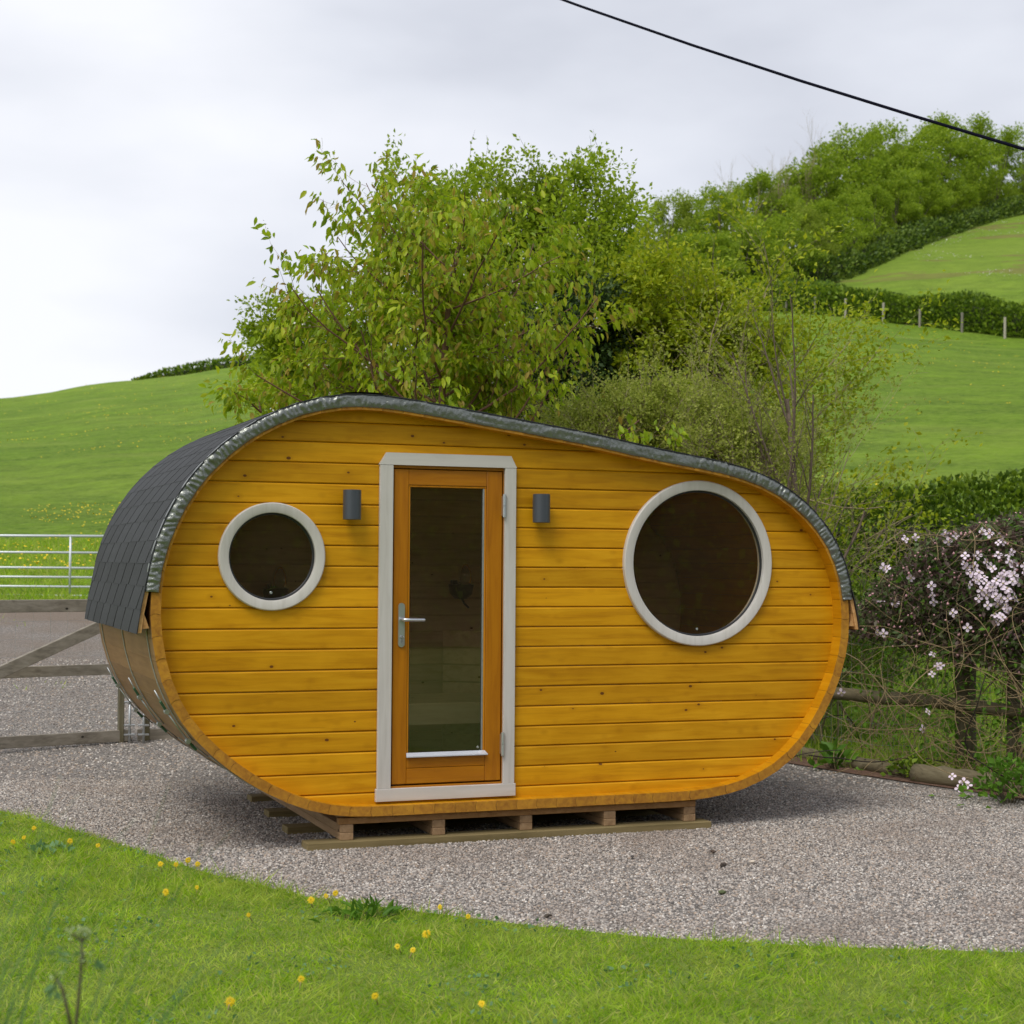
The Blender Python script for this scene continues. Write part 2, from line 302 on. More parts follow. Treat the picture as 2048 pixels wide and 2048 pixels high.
# ------------------------------------------------------------------ terrain
def hor(px): return 1119 + (px - 1024) * .0076
def col_(px, *dy): return (math.atan((px-1024)/3316), [(3, -.05), (12.5, -.05)] + [(d, v if k == 'z' else 1.689 + (hor(px)-v)/3316*d*math.cos(math.atan((px-1024)/3316))) for k, d, v in dy])
COLS = [
 col_(-3200, ('z', 15, 0), ('z', 26, .6), ('z', 80, 5), ('z', 160, 9), ('z', 260, 8), ('z', 700, 2)),
 col_(-600, ('z', 15, 0), ('z', 26, .9), ('z', 60, 4.6), ('y', 110, 905), ('y', 160, 850), ('z', 200, 14.5), ('z', 700, 5)),
 col_(0, ('z', 15, .02), ('y', 24, 1228), ('y', 30, 1145), ('y', 60, 930), ('y', 110, 835), ('y', 150, 800), ('y', 168, 795), ('z', 205, 17.5), ('z', 700, 8)),
 col_(260, ('z', 15, .04), ('y', 24, 1226), ('y', 30, 1140), ('y', 60, 905), ('y', 110, 800), ('y', 150, 763), ('y', 168, 757), ('z', 205, 19.5), ('z', 700, 8)),
 col_(540, ('z', 15, .08), ('y', 24, 1200), ('y', 60, 880), ('y', 110, 765), ('y', 150, 728), ('y', 168, 722), ('z', 205, 21.5), ('z', 700, 8)),
 col_(900, ('z', 16.2, -.03), ('z', 22, .9), ('y', 60, 860), ('y', 110, 735), ('y', 150, 700), ('y', 180, 680), ('z', 230, 25), ('z', 700, 12)),
 col_(1340, ('z', 16.2, -.03), ('z', 22, 1.0), ('y', 60, 790), ('y', 115, 625), ('y', 150, 545), ('y', 200, 480), ('z', 260, 36), ('z', 700, 30)),
 col_(1550, ('z', 16.2, -.03), ('z', 22, 1.05), ('y', 60, 770), ('y', 115, 620), ('y', 128, 575), ('y', 170, 490), ('z', 230, 36), ('z', 700, 30)),
 col_(1700, ('z', 16.2, -.03), ('z', 22, 1.1), ('y', 60, 760), ('y', 105, 640), ('y', 135, 535), ('y', 175, 450), ('z', 240, 45), ('z', 700, 36)),
 col_(1800, ('z', 16.2, -.03), ('z', 22, 1.15), ('y', 60, 765), ('y', 102, 655), ('y', 150, 478), ('y', 190, 420), ('z', 260, 50), ('z', 700, 40)),
 col_(2048, ('z', 16.2, -.03), ('z', 22, 1.2), ('y', 55, 790), ('y', 95, 692), ('y', 175, 425), ('y', 215, 385), ('z', 280, 58), ('z', 700, 45)),
 col_(2500, ('z', 16.2, -.03), ('z', 22, 1.3), ('y', 55, 780), ('y', 90, 740), ('y', 180, 400), ('y', 220, 350), ('z', 300, 60), ('z', 700, 45)),
 col_(6000, ('z', 16.2, -.03), ('z', 22, 1.0), ('z', 90, 12), ('z', 180, 26), ('z', 400, 30), ('z', 700, 25)),
]
TD = np.concatenate([np.linspace(0, 30, 61), np.geomspace(30.5, 700, 160)])
TZ = np.array([np.interp(TD, [p[0] for p in c[1]], [p[1] for p in c[1]]) for c in COLS]); TA = np.array([c[0] for c in COLS])
kk = np.exp(-.5*(np.arange(-4, 5)/1.8)**2); kk /= kk.sum()
TZ = np.array([np.convolve(np.r_[[r[0]]*4, r, [r[-1]]*4], kk, 'valid') for r in TZ])
def T(x, y):
    dx, dy = x - CAM[0], y - CAM[1]; r = math.hypot(dx, dy); a = math.atan2(dx*RT[0]+dy*RT[1], dx*FW[0]+dy*FW[1])
    fade = 1.
    if abs(a) > 1.3: fade = max(0., 1-(abs(a)-1.3)/.6)
    ac = min(max(a, TA[0]), TA[-1]); i = min(int(np.searchsorted(TA, ac, 'right'))-1, len(TA)-2); i = max(i, 0)
    t = (ac-TA[i])/(TA[i+1]-TA[i]); t = t*t*(3-2*t)*.5 + t*.5
    j = np.searchsorted(TD, r, 'right')-1; j = min(max(j, 0), len(TD)-2); u = min(max((r-TD[j])/(TD[j+1]-TD[j]), 0), 1)
    z = (TZ[i][j]*(1-u)+TZ[i][j+1]*u)*(1-t) + (TZ[i+1][j]*(1-u)+TZ[i+1][j+1]*u)*t
    z = z*fade - .05*(1-fade)
    if r > 20: z += (r-20)/200*.55*noise.noise(Vector((x*.045, y*.045, 3))) + min(1, (r-20)/60)*.10*noise.noise(Vector((x*.3, y*.3, 7)))
    return z
rad = np.concatenate([np.linspace(.5, 16, 16), np.geomspace(16.6, 690, 150)]); ang = np.concatenate([np.arange(-180, -30, 5), np.arange(-30, 30, .4), np.arange(30, 180, 5)])*math.pi/180
V = [(CAM[0], CAM[1], -.05)]; 
for r in rad:
    for a in ang:
        x = CAM[0] + FW[0]*r*math.cos(a) + RT[0]*r*math.sin(a); y = CAM[1] + FW[1]*r*math.cos(a) + RT[1]*r*math.sin(a); V.append((x, y, T(x, y)))
na = len(ang); F = []
for i in range(len(rad)-1):
    for k in range(na): F.append((1+i*na+k, 1+i*na+(k+1)%na, 1+(i+1)*na+(k+1)%na, 1+(i+1)*na+k))
F += [(0, 1+(k+1)%na, 1+k, 0)[:3] + (1+k,) for k in range(0)]
me = bpy.data.meshes.new('hill_pasture'); me.from_pydata(V, [], F + [(0, 1+(k+1)%na, 1+k) for k in range(na)])
m, n, b, o = mat('pasture_grass')
v = coords(n, (1, 1, 1)); big = tnoise(n, v, .035, 4, .55); mid = tnoise(n, coords(n, (.8, 1, 1.5)), .55, 8, .72); fin = tnoise(n, coords(n, (1, 1, 1)), 4., 6, .8)
col = ramp(n, big, [(.34, (.115, .225, .010)), (.5, (.165, .29, .014)), (.66, (.245, .36, .03))])
col = mixc(n, math_(n, 'MULTIPLY', math_(n, 'SUBTRACT', mid, .40), 4.5), mixc(n, .75, col, (.045, .10, .006)), col)
ter = tnoise(n, coords(n, (.05, .05, 1.3)), 1.6, 5, .6); col = mixc(n, math_(n, 'MULTIPLY', math_(n, 'SUBTRACT', ter, .5), 3.), col, (.24, .31, .05))
col = mixc(n, math_(n, 'MULTIPLY', math_(n, 'SUBTRACT', fin, .40), 3.2), col, (.25, .36, .045))
sp = N_(n, 'ShaderNodeSeparateXYZ'); n.links.new(v, sp.inputs[0])
# upper field on the right: rougher, browner soil patches
up = N_(n, 'ShaderNodeMapRange'); n.links.new(sp.outputs[2], up.inputs[0]); up.inputs['From Min'].default_value = 19; up.inputs['From Max'].default_value = 24
soil = math_(n, 'MULTIPLY', math_(n, 'GREATER_THAN', tnoise(n, coords(n, (.5, 1, 4)), .09, 5, .65), .56), up.outputs[0]); gtx = math_(n, 'GREATER_THAN', sp.outputs[0], 60)
col = mixc(n, math_(n, 'MULTIPLY', math_(n, 'MULTIPLY', up.outputs[0], gtx), .5), col, (.20, .29, .035))
col = mixc(n, math_(n, 'MULTIPLY', math_(n, 'MULTIPLY', soil, gtx), .55), col, (.22, .15, .07))
n.links.new(col, b.inputs['Base Color']); b.inputs['Roughness'].default_value = .9; b.inputs['Specular IOR Level'].default_value = .15
bump(n, b, math_(n, 'ADD', mid, math_(n, 'MULTIPLY', fin, .3)), 1., .35)
me.materials.append(m); ground = link('hill_pasture', me); smooth(ground); tag(ground, 'green hillside pasture rising behind the cabin', kind='structure')

# gravel yard and lawn sheets
LAWN = [(-9.5, 9.0), (-6.2, 6.9), (-4.0, 4.6), (-2.9, 3.1), (-2.079, 1.958), (-1.62, .7), (-1.185, -.676), (-.85, -1.42), (-.404, -1.972), (0.02, -2.45), (.384, -2.796), (1.05, -3.22), (1.777, -3.579), (2.6, -3.95), (5.5, -4.9), (10, -5.6)]
def lawn_y(x): return np.interp(x, [p[0] for p in LAWN], [p[1] for p in LAWN])
def sheet(name, loop, mat_, step, dz, near=None):
    pts = []; N = len(loop)
    for i in range(N):
        a, b_ = loop[i], loop[(i+1) % N]; L = math.dist(a, b_); k = max(1, int(L/step))
        pts += [(a[0]+(b_[0]-a[0])*j/k, a[1]+(b_[1]-a[1])*j/k) for j in range(k)]
    ne = len(pts); xs = [p[0] for p in pts]; ys = [p[1] for p in pts]
    def inside(x, y):
        c = False; j = ne-1
        for i in range(ne):
            if (pts[i][1] > y) != (pts[j][1] > y) and x < (pts[j][0]-pts[i][0])*(y-pts[i][1])/(pts[j][1]-pts[i][1])+pts[i][0]: c = not c
            j = i
        return c
    for x in np.arange(min(xs), max(xs), step):
        for y in np.arange(min(ys), max(ys), step):
            if inside(x, y): pts.append((x+.01*math.sin(y*9), y))
    vv, _, ff, *_r = delaunay_2d_cdt([Vector(p) for p in pts], [(i, (i+1) % ne) for i in range(ne)], [], 1, 1e-4)
    me = bpy.data.meshes.new(name); me.from_pydata([(p.x, p.y, T(p.x, p.y)+.05+dz) for p in vv], [], [f if (vv[f[1]]-vv[f[0]]).cross(vv[f[2]]-vv[f[0]]) > 0 else f[::-1] for f in ff])
    me.materials.append(mat_); o = link(name, me); return o
m, n, b, o = mat('grey_pink_gravel'); v = coords(n)
vo = N_(n, 'ShaderNodeTexVoronoi'); vo.inputs['Scale'].default_value = 75; n.links.new(v, vo.inputs['Vector']); sep = N_(n, 'ShaderNodeSeparateColor'); n.links.new(vo.outputs['Color'], sep.inputs[0])
GR = [(0, (.12, .112, .105)), (.16, (.23, .21, .192)), (.38, (.36, .325, .295)), (.60, (.45, .405, .365)), (.74, (.44, .335, .25)), (.84, (.54, .49, .44)), (.96, (.64, .60, .54)), (1, (.84, .79, .73))]
col = ramp(n, sep.outputs[0], GR); col = mixc(n, math_(n, 'MULTIPLY', vo.outputs['Distance'], 1.0), col, (.09, .08, .072))
dirt = tnoise(n, v, .35, 5, .6); sp = N_(n, 'ShaderNodeSeparateXYZ'); n.links.new(v, sp.inputs[0])
far = N_(n, 'ShaderNodeMapRange'); n.links.new(sp.outputs[1], far.inputs[0]); far.inputs['From Min'].default_value = 7; far.inputs['From Max'].default_value = 13
dm = N_(n, 'ShaderNodeMapRange'); n.links.new(dirt, dm.inputs[0]); dm.inputs['From Min'].default_value = .36; dm.inputs['From Max'].default_value = .56
col = mixc(n, math_(n, 'MULTIPLY', math_(n, 'MULTIPLY', far.outputs[0], dm.outputs[0]), .8), col, (.20, .145, .10))
n.links.new(col, b.inputs['Base Color']); b.inputs['Roughness'].default_value = .85; bump(n, b, math_(n, 'SUBTRACT', 1., vo.outputs['Distance']), 1., .012)
Mt['gravel'] = m
back = [(10, 1.5), (6.2, -2.2), (5.15, .35), (4.45, 2.35), (4.1, 4.0), (3.5, 4.6), (1.0, 5.0), (.2, 7.5)] + [P(380, 23.5), P(150, 23.8), P(-60, 24.2), P(-500, 25)]
gl_loop = [(p[0], p[1]) for p in LAWN[1:]] + [(10.5, -3)] + [(6.4, -2.4)] + back[2:]
gravel = tag(sheet('gravel_yard', gl_loop, Mt['gravel'], .45, 0.0), 'grey and pink gravel yard around the cabin', kind='structure')
m, n, b, o = mat('lawn_soil'); v = coords(n)
col = ramp(n, tnoise(n, v, 30., 4, .7), [(.3, (.10, .15, .018)), (.6, (.17, .25, .02)), (.8, (.25, .31, .04))])
n.links.new(col, b.inputs['Base Color']); b.inputs['Roughness'].default_value = .95; bump(n, b, tnoise(n, v, 60., 3, .6), .8, .02)
ll = LAWN + [(12, -20), (-16, -20), (-16, 9)]
lawn = tag(sheet('lawn', ll, m, 1.5, .012), 'mown front lawn', kind='structure')
m, n, b, o = mat('red_brown_soil'); v = coords(n); col = ramp(n, tnoise(n, v, 18., 5, .7), [(.3, (.10, .05, .03)), (.55, (.18, .10, .065)), (.8, (.28, .20, .13))])
n.links.new(col, b.inputs['Base Color']); b.inputs['Roughness'].default_value = .95; bump(n, b, tnoise(n, v, 40., 4, .7), 1., .02)
def strip(a, c, s):   # soil strip along the logs
    return [(a[0]+(c[0]-a[0])*t, a[1]+(c[1]-a[1])*t) for t in s]
soil = tag(sheet('soil_verge', [(4.36, 3.4), (4.28, 2.6), (4.42, 1.9), (4.55, 1.35), (4.72, .75), (4.85, .15), (5.2, -.9), (6.0, -1.6), (6.6, -.6), (5.6, .5), (5.2, 1.6), (4.8, 2.9)], m, .25, .008), 'bare red-brown soil verge beside the edging logs', kind='structure')
gr2 = []
# ------------------------------------------------------------------ cabin outline (front edge of the barrel), x,z in metres, clockwise from the left side
S = np.array([(-1.426,1.496),(-1.410,1.624),(-1.379,1.751),(-1.335,1.873),(-1.279,1.990),(-1.211,2.101),(-1.131,2.203),(-1.040,2.296),(-0.940,2.379),(-0.832,2.451),(-0.717,2.512),(-0.597,2.562),(-0.472,2.599),(-0.344,2.623),(-0.215,2.632),(-0.085,2.629),(0.046,2.618),(0.176,2.602),(0.305,2.585),(0.435,2.567),(0.565,2.549),(0.694,2.531),(0.824,2.513),(0.954,2.495),(1.083,2.477),(1.213,2.458),(1.342,2.437),(1.471,2.414),(1.600,2.391),(1.729,2.370),(1.858,2.350),(1.988,2.331),(2.117,2.311),(2.246,2.287),(2.372,2.256),(2.496,2.215),(2.614,2.161),(2.725,2.093),(2.827,2.014),(2.918,1.922),(2.995,1.818),(3.054,1.704),(3.096,1.582),(3.120,1.454),(3.129,1.325),(3.124,1.195),(3.102,1.068),(3.064,0.944),(3.012,0.825),(2.949,0.711),(2.876,0.603),(2.794,0.503),(2.699,0.415),(2.593,0.341),(2.477,0.284),(2.355,0.240),(2.228,0.210),(2.099,0.192),(1.969,0.183),(1.838,0.181),(1.707,0.180),(1.576,0.180),(1.446,0.180),(1.315,0.180),(1.184,0.179),(1.053,0.179),(0.922,0.179),(0.791,0.179),(0.660,0.179),(0.529,0.179),(0.398,0.179),(0.267,0.179),(0.136,0.179),(0.005,0.179),(-0.125,0.180),(-0.256,0.186),(-0.384,0.203),(-0.510,0.235),(-0.631,0.281),(-0.748,0.338),(-0.860,0.404),(-0.967,0.480),(-1.067,0.563),(-1.160,0.654),(-1.242,0.754),(-1.308,0.865),(-1.359,0.984),(-1.395,1.108),(-1.418,1.236),(-1.429,1.366)])
NS = len(S); tg = np.roll(S, -1, 0) - np.roll(S, 1, 0); tg /= np.linalg.norm(tg, axis=1)[:, None]; nr = np.stack([-tg[:, 1], tg[:, 0]], 1)
TH = .058; S_in = S - nr*TH
Y0, Y1 = -.10, 2.30
cabin = root('garden_cabin', (.8, 1.1, .14), 'yellow stained oval barrel cabin with dark shingle roof standing on timber sleepers', 'cabin')
for i in range(NS):                                     # staves, each with a canoe-shaped joint face
    j = (i+1) % NS; mb = MB(); t = (S[j]-S[i]); t = t/np.linalg.norm(t); g = t*.0009; K = [0, .33, .67, 1.]
    ea = [S[i]+g+(S_in[i]-S[i])*k + t*.009*math.sin(math.pi*k) for k in K]; eb = [S[j]-g+(S_in[j]-S[j])*k + t*.009*math.sin(math.pi*k) for k in K]
    yo = Y0 + random.Random(i).uniform(-.002, .002)
    lp = ea + eb[::-1]; M_ = len(lp); vs_ = [(p[0], yo, p[1]) for p in lp] + [(p[0], Y1, p[1]) for p in lp]
    mb.add(vs_, [tuple(range(M_)), tuple(range(2*M_-1, M_-1, -1))], 2)
    for k in range(M_): mb.add([vs_[k], vs_[(k+1)%M_], vs_[M_+(k+1)%M_], vs_[M_+k]], [(0, 3, 2, 1)], 1 if k == 3 else 0)
    mb.build('stave', [Wd['stave_out'], Wd['stave_in'], Wd['endgrain']], cabin)

# ------------------------------------------------------------------ end walls
def span(z, dip=.03):                                   # width of the wall inside the barrel at height z
    q = S - nr*dip; xs = []
    for i in range(NS):
        a, c = q[i], q[(i+1) % NS]
        if (a[1]-z)*(c[1]-z) < 0: xs.append(a[0]+(c[0]-a[0])*(z-a[1])/(c[1]-a[1]))
    return (min(xs), max(xs)) if len(xs) > 1 else None
WIN = [(-.720, 1.703, .315, .256), (2.060, 1.682, .530, .468)]
DX0, DX1, DZ0, DZ1 = -.03, .765, .285, 2.29
def cells(z, holes=True):
    s = span(z); 
    if s is None: return []
    iv = [s]
    cut = []
    if holes:
        if DZ0 < z < DZ1: cut.append((DX0, DX1))
        for cx, cz, ro, ri in WIN:
            r = ri+.022
            if abs(z-cz) < r: h = math.sqrt(r*r-(z-cz)**2); cut.append((cx-h, cx+h))
    for a, c in cut:
        nv = []
        for p, q in iv:
            if c <= p or a >= q: nv.append((p, q)); continue
            if a > p: nv.append((p, a))
            if c < q: nv.append((c, q))
        iv = nv
    return iv
def wall(parent, y, sgn, mats, holes, name='plank', pitch=.1222):
    zs = np.arange(.672-4*pitch, 2.7, pitch); rng = random.Random(5)
    for z in zs:
        h = pitch-.0030; lv = [0, .0060] + list(np.linspace(.0060, h-.009, 7)[1:]) + [h-.0005]; yo = [.0065] + [0]*7 + [.0065]; yo = yo[:len(lv)]
        comps = []                                      # connected pieces of the row
        dy = rng.uniform(-.0008, .0008)
        for a, c, ya, yc in zip(lv[:-1], lv[1:], yo[:-1], yo[1:]):
            for (p, q) in cells(z+(a+c)/2, holes):
                hit = [k for k in comps if any(s[1] == a and s[4] < q and s[5] > p for s in k)]
                item = (0, a, c, (ya, yc), p, q); item = (a, c, (ya, yc), None, p, q)
                item = (a, c, ya, yc, p, q)
                hit = [k for k in comps if any(abs(s[1]-a) < 1e-9 and s[4] < q and s[5] > p for s in k)]
                if not hit: comps.append([item])
                else:
                    for e in hit[1:]: hit[0].extend(e); comps.remove(e)
                    hit[0].append(item)
        for k in comps:
            mb = MB(); lo = min(s[0] for s in k); hi = max(s[1] for s in k); Yf = lambda o_: y+sgn*(dy+o_); yb = y+sgn*.024
            for a, c, ya, yc, p, q in k:
                mb.add([(p, Yf(ya), z+a), (q, Yf(ya), z+a), (q, Yf(yc), z+c), (p, Yf(yc), z+c)], [(0, 1, 2, 3) if sgn > 0 else (3, 2, 1, 0)])
                mb.add([(p, Yf(ya), z+a), (p, Yf(yc), z+c), (p, yb, z+c), (p, yb, z+a)], [(0, 1, 2, 3)]); mb.add([(q, Yf(ya), z+a), (q, Yf(yc), z+c), (q, yb, z+c), (q, yb, z+a)], [(3, 2, 1, 0)])
                if a == lo: mb.add([(p, Yf(ya), z+a), (q, Yf(ya), z+a), (q, yb, z+a), (p, yb, z+a)], [(3, 2, 1, 0)])
                if c == hi or True: mb.add([(p, Yf(yc), z+c), (q, Yf(yc), z+c), (q, yb, z+c), (p, yb, z+c)], [(0, 1, 2, 3)])
            if k: mb.build(name, mats, parent)
wall(cabin, 0., 1, Wd['plank'], True)
# inner lining of the front wall and the back wall, seen dimly through the glass
bw = MB()
for z in np.arange(.24, 2.58, .06):
    s = span(z+.03)
    if s: bw.box(s[0], s[1], 2.235, 2.26, z, z+.06)
bwo = bw.build('back_wall', Wd['inside'], cabin)
for z in np.arange(.672-4*.1222, 2.5, .1222):
    s = span(z+.06)
    if s and z > .25: MB().box(s[0]+.05, s[1]-.05, 2.21, 2.233, z, z+.119, bv=.004).build('plank', Wd['inside'], bwo)
MB().box(-.30, 2.15, .03, 2.2, .242, .262).build('floor', Mt['floor'], cabin)
# bench across the back of the room, one pale apron board
bt = MB().box(-1.05, 2.75, .98, 1.75, .71, .738).build('bench', Wd['bench'], cabin)
MB().box(-1.05, 2.75, .95, .975, .60, .73).build('apron_board', Wd['bench'], bt)
for x in (-.6, .35, 1.5, 2.3): MB().box(x, x+.05, 1.0, 1.04, .262, .71).build('leg', Wd['inside'], bt)
for k in range(7): MB().beam((1.02, 2.02, .36+k*.126), (2.0, 1.30, .36+k*.126), .02, .118, up=(0,0,1)).build('slat', Wd['inside'], bt)
for x, z in ((1.16, 1.50), (-.23, 1.47)):               # two black lamps with a wrapped glass shade on the back wall
    l = MB().lathe([(0, -.10), (.045, -.095), (.08, -.06), (.092, 0), (.092, .01), (0, .01)], (x, 2.03, z), (0, 0, 1), 20).tube([(x, 2.03, z-.08), (x+.03, 2.04, z-.13), (x+.07, 2.06, z-.16)], .008).box(x-.02, x+.02, 2.1, 2.22, z-.02, z+.04).build('interior_lamp', Mt['black'], cabin, True)
    MB().lathe([(.05, 0), (.062, .04), (.055, .10), (.03, .15), (0, .165)], (x+.03, 2.03, z+.01), (0, 0, 1), 16).build('shade', Mt['clear'], l, True)

# ------------------------------------------------------------------ round windows
for cx, cz, ro, ri in WIN:
    wn = MB().lathe([(ro-.002, .022), (ro, 0), (ro, -.026), (ro-.006, -.032), (ri+.006, -.032), (ri, -.028), (ri, .05)], (cx, -.001, cz), (0, 1, 0), 96).build('round_window', Wd['white'], cabin); smooth(wn)
    wn.data.polygons.foreach_set('use_smooth', [True]*len(wn.data.polygons))
    try: wn.data.set_sharp_from_angle(angle=R_(35))
    except Exception: pass
    MB().lathe([(ri+.001, -.004), (ri-.011, -.004), (ri-.013, .0), (ri-.013, .006)], (cx, 0, cz), (0, 1, 0), 96).build('gasket', Mt['rubber'], wn, True)
    MB().lathe([(0, .006), (ri+.004, .006)], (cx, 0, cz), (0, 1, 0), 96).build('pane', Mt['glass'], wn)
    MB().lathe([(0, -.0015), (.007, -.0015), (.008, 0)], (cx, .004, cz-ri+.045), (0, 1, 0), 24).build('glass_stamp', Mt['alu'], wn)

# ------------------------------------------------------------------ door
y = -.03
tr = MB().add([(-.079, -.004, 2.258), (.800, -.004, 2.258), (.762, -.004, 2.331), (-.034, -.004, 2.331), (-.079, y, 2.258), (.800, y, 2.258), (.762, y, 2.331), (-.034, y, 2.331)], [(0,1,2,3),(4,7,6,5),(0,4,5,1),(1,5,6,2),(2,6,7,3),(3,7,4,0)])
df = tr.build('door_frame', Wd['whitex'], cabin)
def bxp(name, x0, x1, y0, y1, z0, z1, m_, par, bv=.002): return MB().box(x0, x1, y0, y1, z0, z1, bv=bv).build(name, m_, par)
bxp('trim_board', -.074, .009, y+.001, -.004, .328, 2.2565, Wd['white'], df); bxp('trim_board', .724, .797, y+.001, -.004, .328, 2.2565, Wd['white'], df)
bxp('trim_board', -.083, .805, y-.002, -.004, .252, .3275, Wd['whitex'], df)
bxp('jamb', -.028, .014, -.003, .09, .30, 2.285, Wd['door'], df); bxp('jamb', .7205, .76, -.003, .09, .30, 2.285, Wd['door'], df)
bxp('jamb', .0145, .720, -.003, .09, 2.240, 2.285, Wd['doorx'], df); bxp('threshold', .0145, .720, -.010, .09, .300, .338, Wd['doorx'], df)
YD = -.006
dr = MB()                                                # glazing bead frame: the door's own mesh
for a in ((.1125, .125, .522, 2.128), (.600, .6125, .522, 2.128)): dr.box(a[0], a[1], YD+.006, YD+.03, a[2], a[3], bv=.003)
dr.box(.1125, .6125, YD+.006, YD+.03, 2.128, 2.140, bv=.003)
dro = dr.build('door', Wd['bead'], cabin)
bxp('stile', .021, .112, YD, YD+.045, .348, 2.234, Wd['door'], dro, .003); bxp('stile', .6130, .713, YD, YD+.045, .348, 2.234, Wd['door'], dro, .003)
bxp('rail', .1128, .6122, YD+.0015, YD+.045, 2.1405, 2.234, Wd['doorx'], dro, .003)
bxp('rail', .1128, .6122, YD+.0015, YD+.045, .348, .4395, Wd['doorx'], dro, .003); bxp('rail', .1128, .6122, YD+.0015, YD+.045, .4415, .521, Wd['doorx'], dro, .003)
MB().add([(.125, YD+.02, .52), (.600, YD+.02, .52), (.600, YD+.02, 2.128), (.125, YD+.02, 2.128)], [(0, 1, 2, 3)]).build('pane', Mt['glass'], dro)
bxp('spacer', .590, .5995, YD+.008, YD+.03, .53, 2.127, Mt['steel'], dro, .001); bxp('spacer', .1255, .1285, YD+.012, YD+.03, .53, 2.127, Mt['rubber'], dro, .0005)
MB().lathe([(0, -.0015), (.0065, -.0015), (.0075, 0)], (.572, YD+.019, .551), (0, 1, 0), 20).build('glass_stamp', Mt['alu'], dro)
MB().add([(.104, YD-.026, .508), (.622, YD-.026, .508), (.622, YD-.026, .514), (.104, YD-.026, .514), (.113, YD+.006, .533), (.612, YD+.006, .533), (.612, YD+.004, .508), (.113, YD+.004, .508)],
  [(0,1,2,3), (3,2,5,4), (0,3,4,7), (1,6,5,2), (0,7,6,1)]).build('drip_sill', Mt['alu_light'], dro)
bm = bmesh.new()                                         # long rounded handle plate
hp = MB(); pr = [(.052+.0195+.0195*math.cos(a), 1.411+.0195*math.sin(a)) for a in np.linspace(0, math.pi, 12)] + [(.052+.0195+.0195*math.cos(a), 1.186+.0195*math.sin(a)) for a in np.linspace(math.pi, 2*math.pi, 12)]
K = len(pr); hp.add([(x, YD-.009, z) for x, z in pr] + [(x, YD, z) for x, z in pr], [tuple(range(K-1, -1, -1))[::1]] + [(i, (i+1)%K, K+(i+1)%K, K+i) for i in range(K)])
hd = hp.build('handle_plate', Mt['alu'], dro)
MB().tube([(.0715, YD-.009, 1.332), (.0715, YD-.050, 1.332), (.080, YD-.058, 1.332), (.12, YD-.060, 1.331), (.195, YD-.058, 1.330), (.202, YD-.056, 1.330)], [.011, .011, .0105, .0095, .0095, .009], 12).build('lever', Mt['alu'], dro, True)
MB().lathe([(0, -.022), (.008, -.022), (.0085, -.009)], (.0715, YD, 1.228), (0, 1, 0), 16).box(.066, .077, YD-.012, YD-.008, 1.196, 1.222, bv=.002).build('lock_cylinder', Mt['steel'], dro)
MB().box(.069, .0725, YD-.040, YD-.022, 1.221, 1.236).lathe([(.006, -.001), (.0105, -.001), (.0105, .001), (.006, .001)], (.071, YD-.048, 1.226), (1, 0, .2), 14).box(.073, .0765, YD-.046, YD-.028, 1.186, 1.214).box(.079, .082, YD-.04, YD-.026, 1.178, 1.205).build('key', Mt['steel'], dro)
for z in (1.955, .500):
    hg = MB().tube([(.7165, -.036, z), (.7165, -.036, z+.068)], .0105, 14).tube([(.7165, -.036, z+.071), (.7165, -.036, z+.14)], .0105, 14).box(.709, .724, -.034, -.004, z+.01, z+.13).build('hinge', Mt['alu'], dro, False)

# ------------------------------------------------------------------ two up-and-down wall lamps
for x in (-.258, .9465):
    l = MB().lathe([(.0, 0), (.050, 0), (.0535, .002), (.0535, .174), (.050, .176), (.046, .176), (.046, .165), (0, .165)], (x, -.072, 1.924), (0, 0, 1), 36).build('wall_lamp', Mt['lamp'], cabin); smooth(l)
    try: l.data.set_sharp_from_angle(angle=R_(40))
    except Exception: pass
    MB().box(x-.03, x+.03, -.04, .004, 1.955, 2.07, bv=.004).build('back_plate', Mt['lamp'], l)

# ------------------------------------------------------------------ shingle roof
def roofpath():                                          # dense path over the barrel, flaring at both eaves
    k = 12; a = np.arange(88.3, 90+44.6, 1/k) % NS; i = a.astype(int); f = a-i
    p = S[i]*(1-f)[:, None] + S[(i+1)%NS]*f[:, None]; nn = nr[i]*(1-f)[:, None] + nr[(i+1)%NS]*f[:, None]; nn /= np.linalg.norm(nn, axis=1)[:, None]
    s = np.r_[0, np.cumsum(np.linalg.norm(np.diff(p, axis=0), axis=1))]; return p, nn, s
RP, RN, RS = roofpath(); RL = RS[-1]
def rp(s, off):                                          # point of the roof surface
    s0 = min(max(s, 0), RL); e = min(s0, RL-s0); fl = .048*max(0, 1-e/.30)**1.4
    p = np.array([np.interp(s0, RS, RP[:, 0]), np.interp(s0, RS, RP[:, 1])]); q = np.array([np.interp(s0, RS, RN[:, 0]), np.interp(s0, RS, RN[:, 1])])
    ex = s-s0; t = np.array([q[1], -q[0]]); return p + q*(off+fl+.012) + t*ex
mb = MB(); ss = np.linspace(0, RL, 130); ya, yb = Y0+.004, Y1+.05
o_ = [rp(s, .018) for s in ss]; i_ = [rp(s, -.004) for s in ss]; n_ = len(ss)
vs_ = [(p[0], yy, p[1]) for yy in (ya, yb) for p in o_+i_]; q = 2*n_
fs = []
for k in range(n_-1): fs += [(k, k+1, q+k+1, q+k), (n_+k+1, n_+k, q+n_+k, q+n_+k+1), (k+1, k, n_+k, n_+k+1), (q+k, q+k+1, q+n_+k+1, q+n_+k)]
fs += [(0, q, q+n_, n_), (n_-1, 2*n_-1, q+2*n_-1, q+n_-1)]
mb.add(vs_, fs); roof = mb.build('roof', Wd['rawend'], cabin)
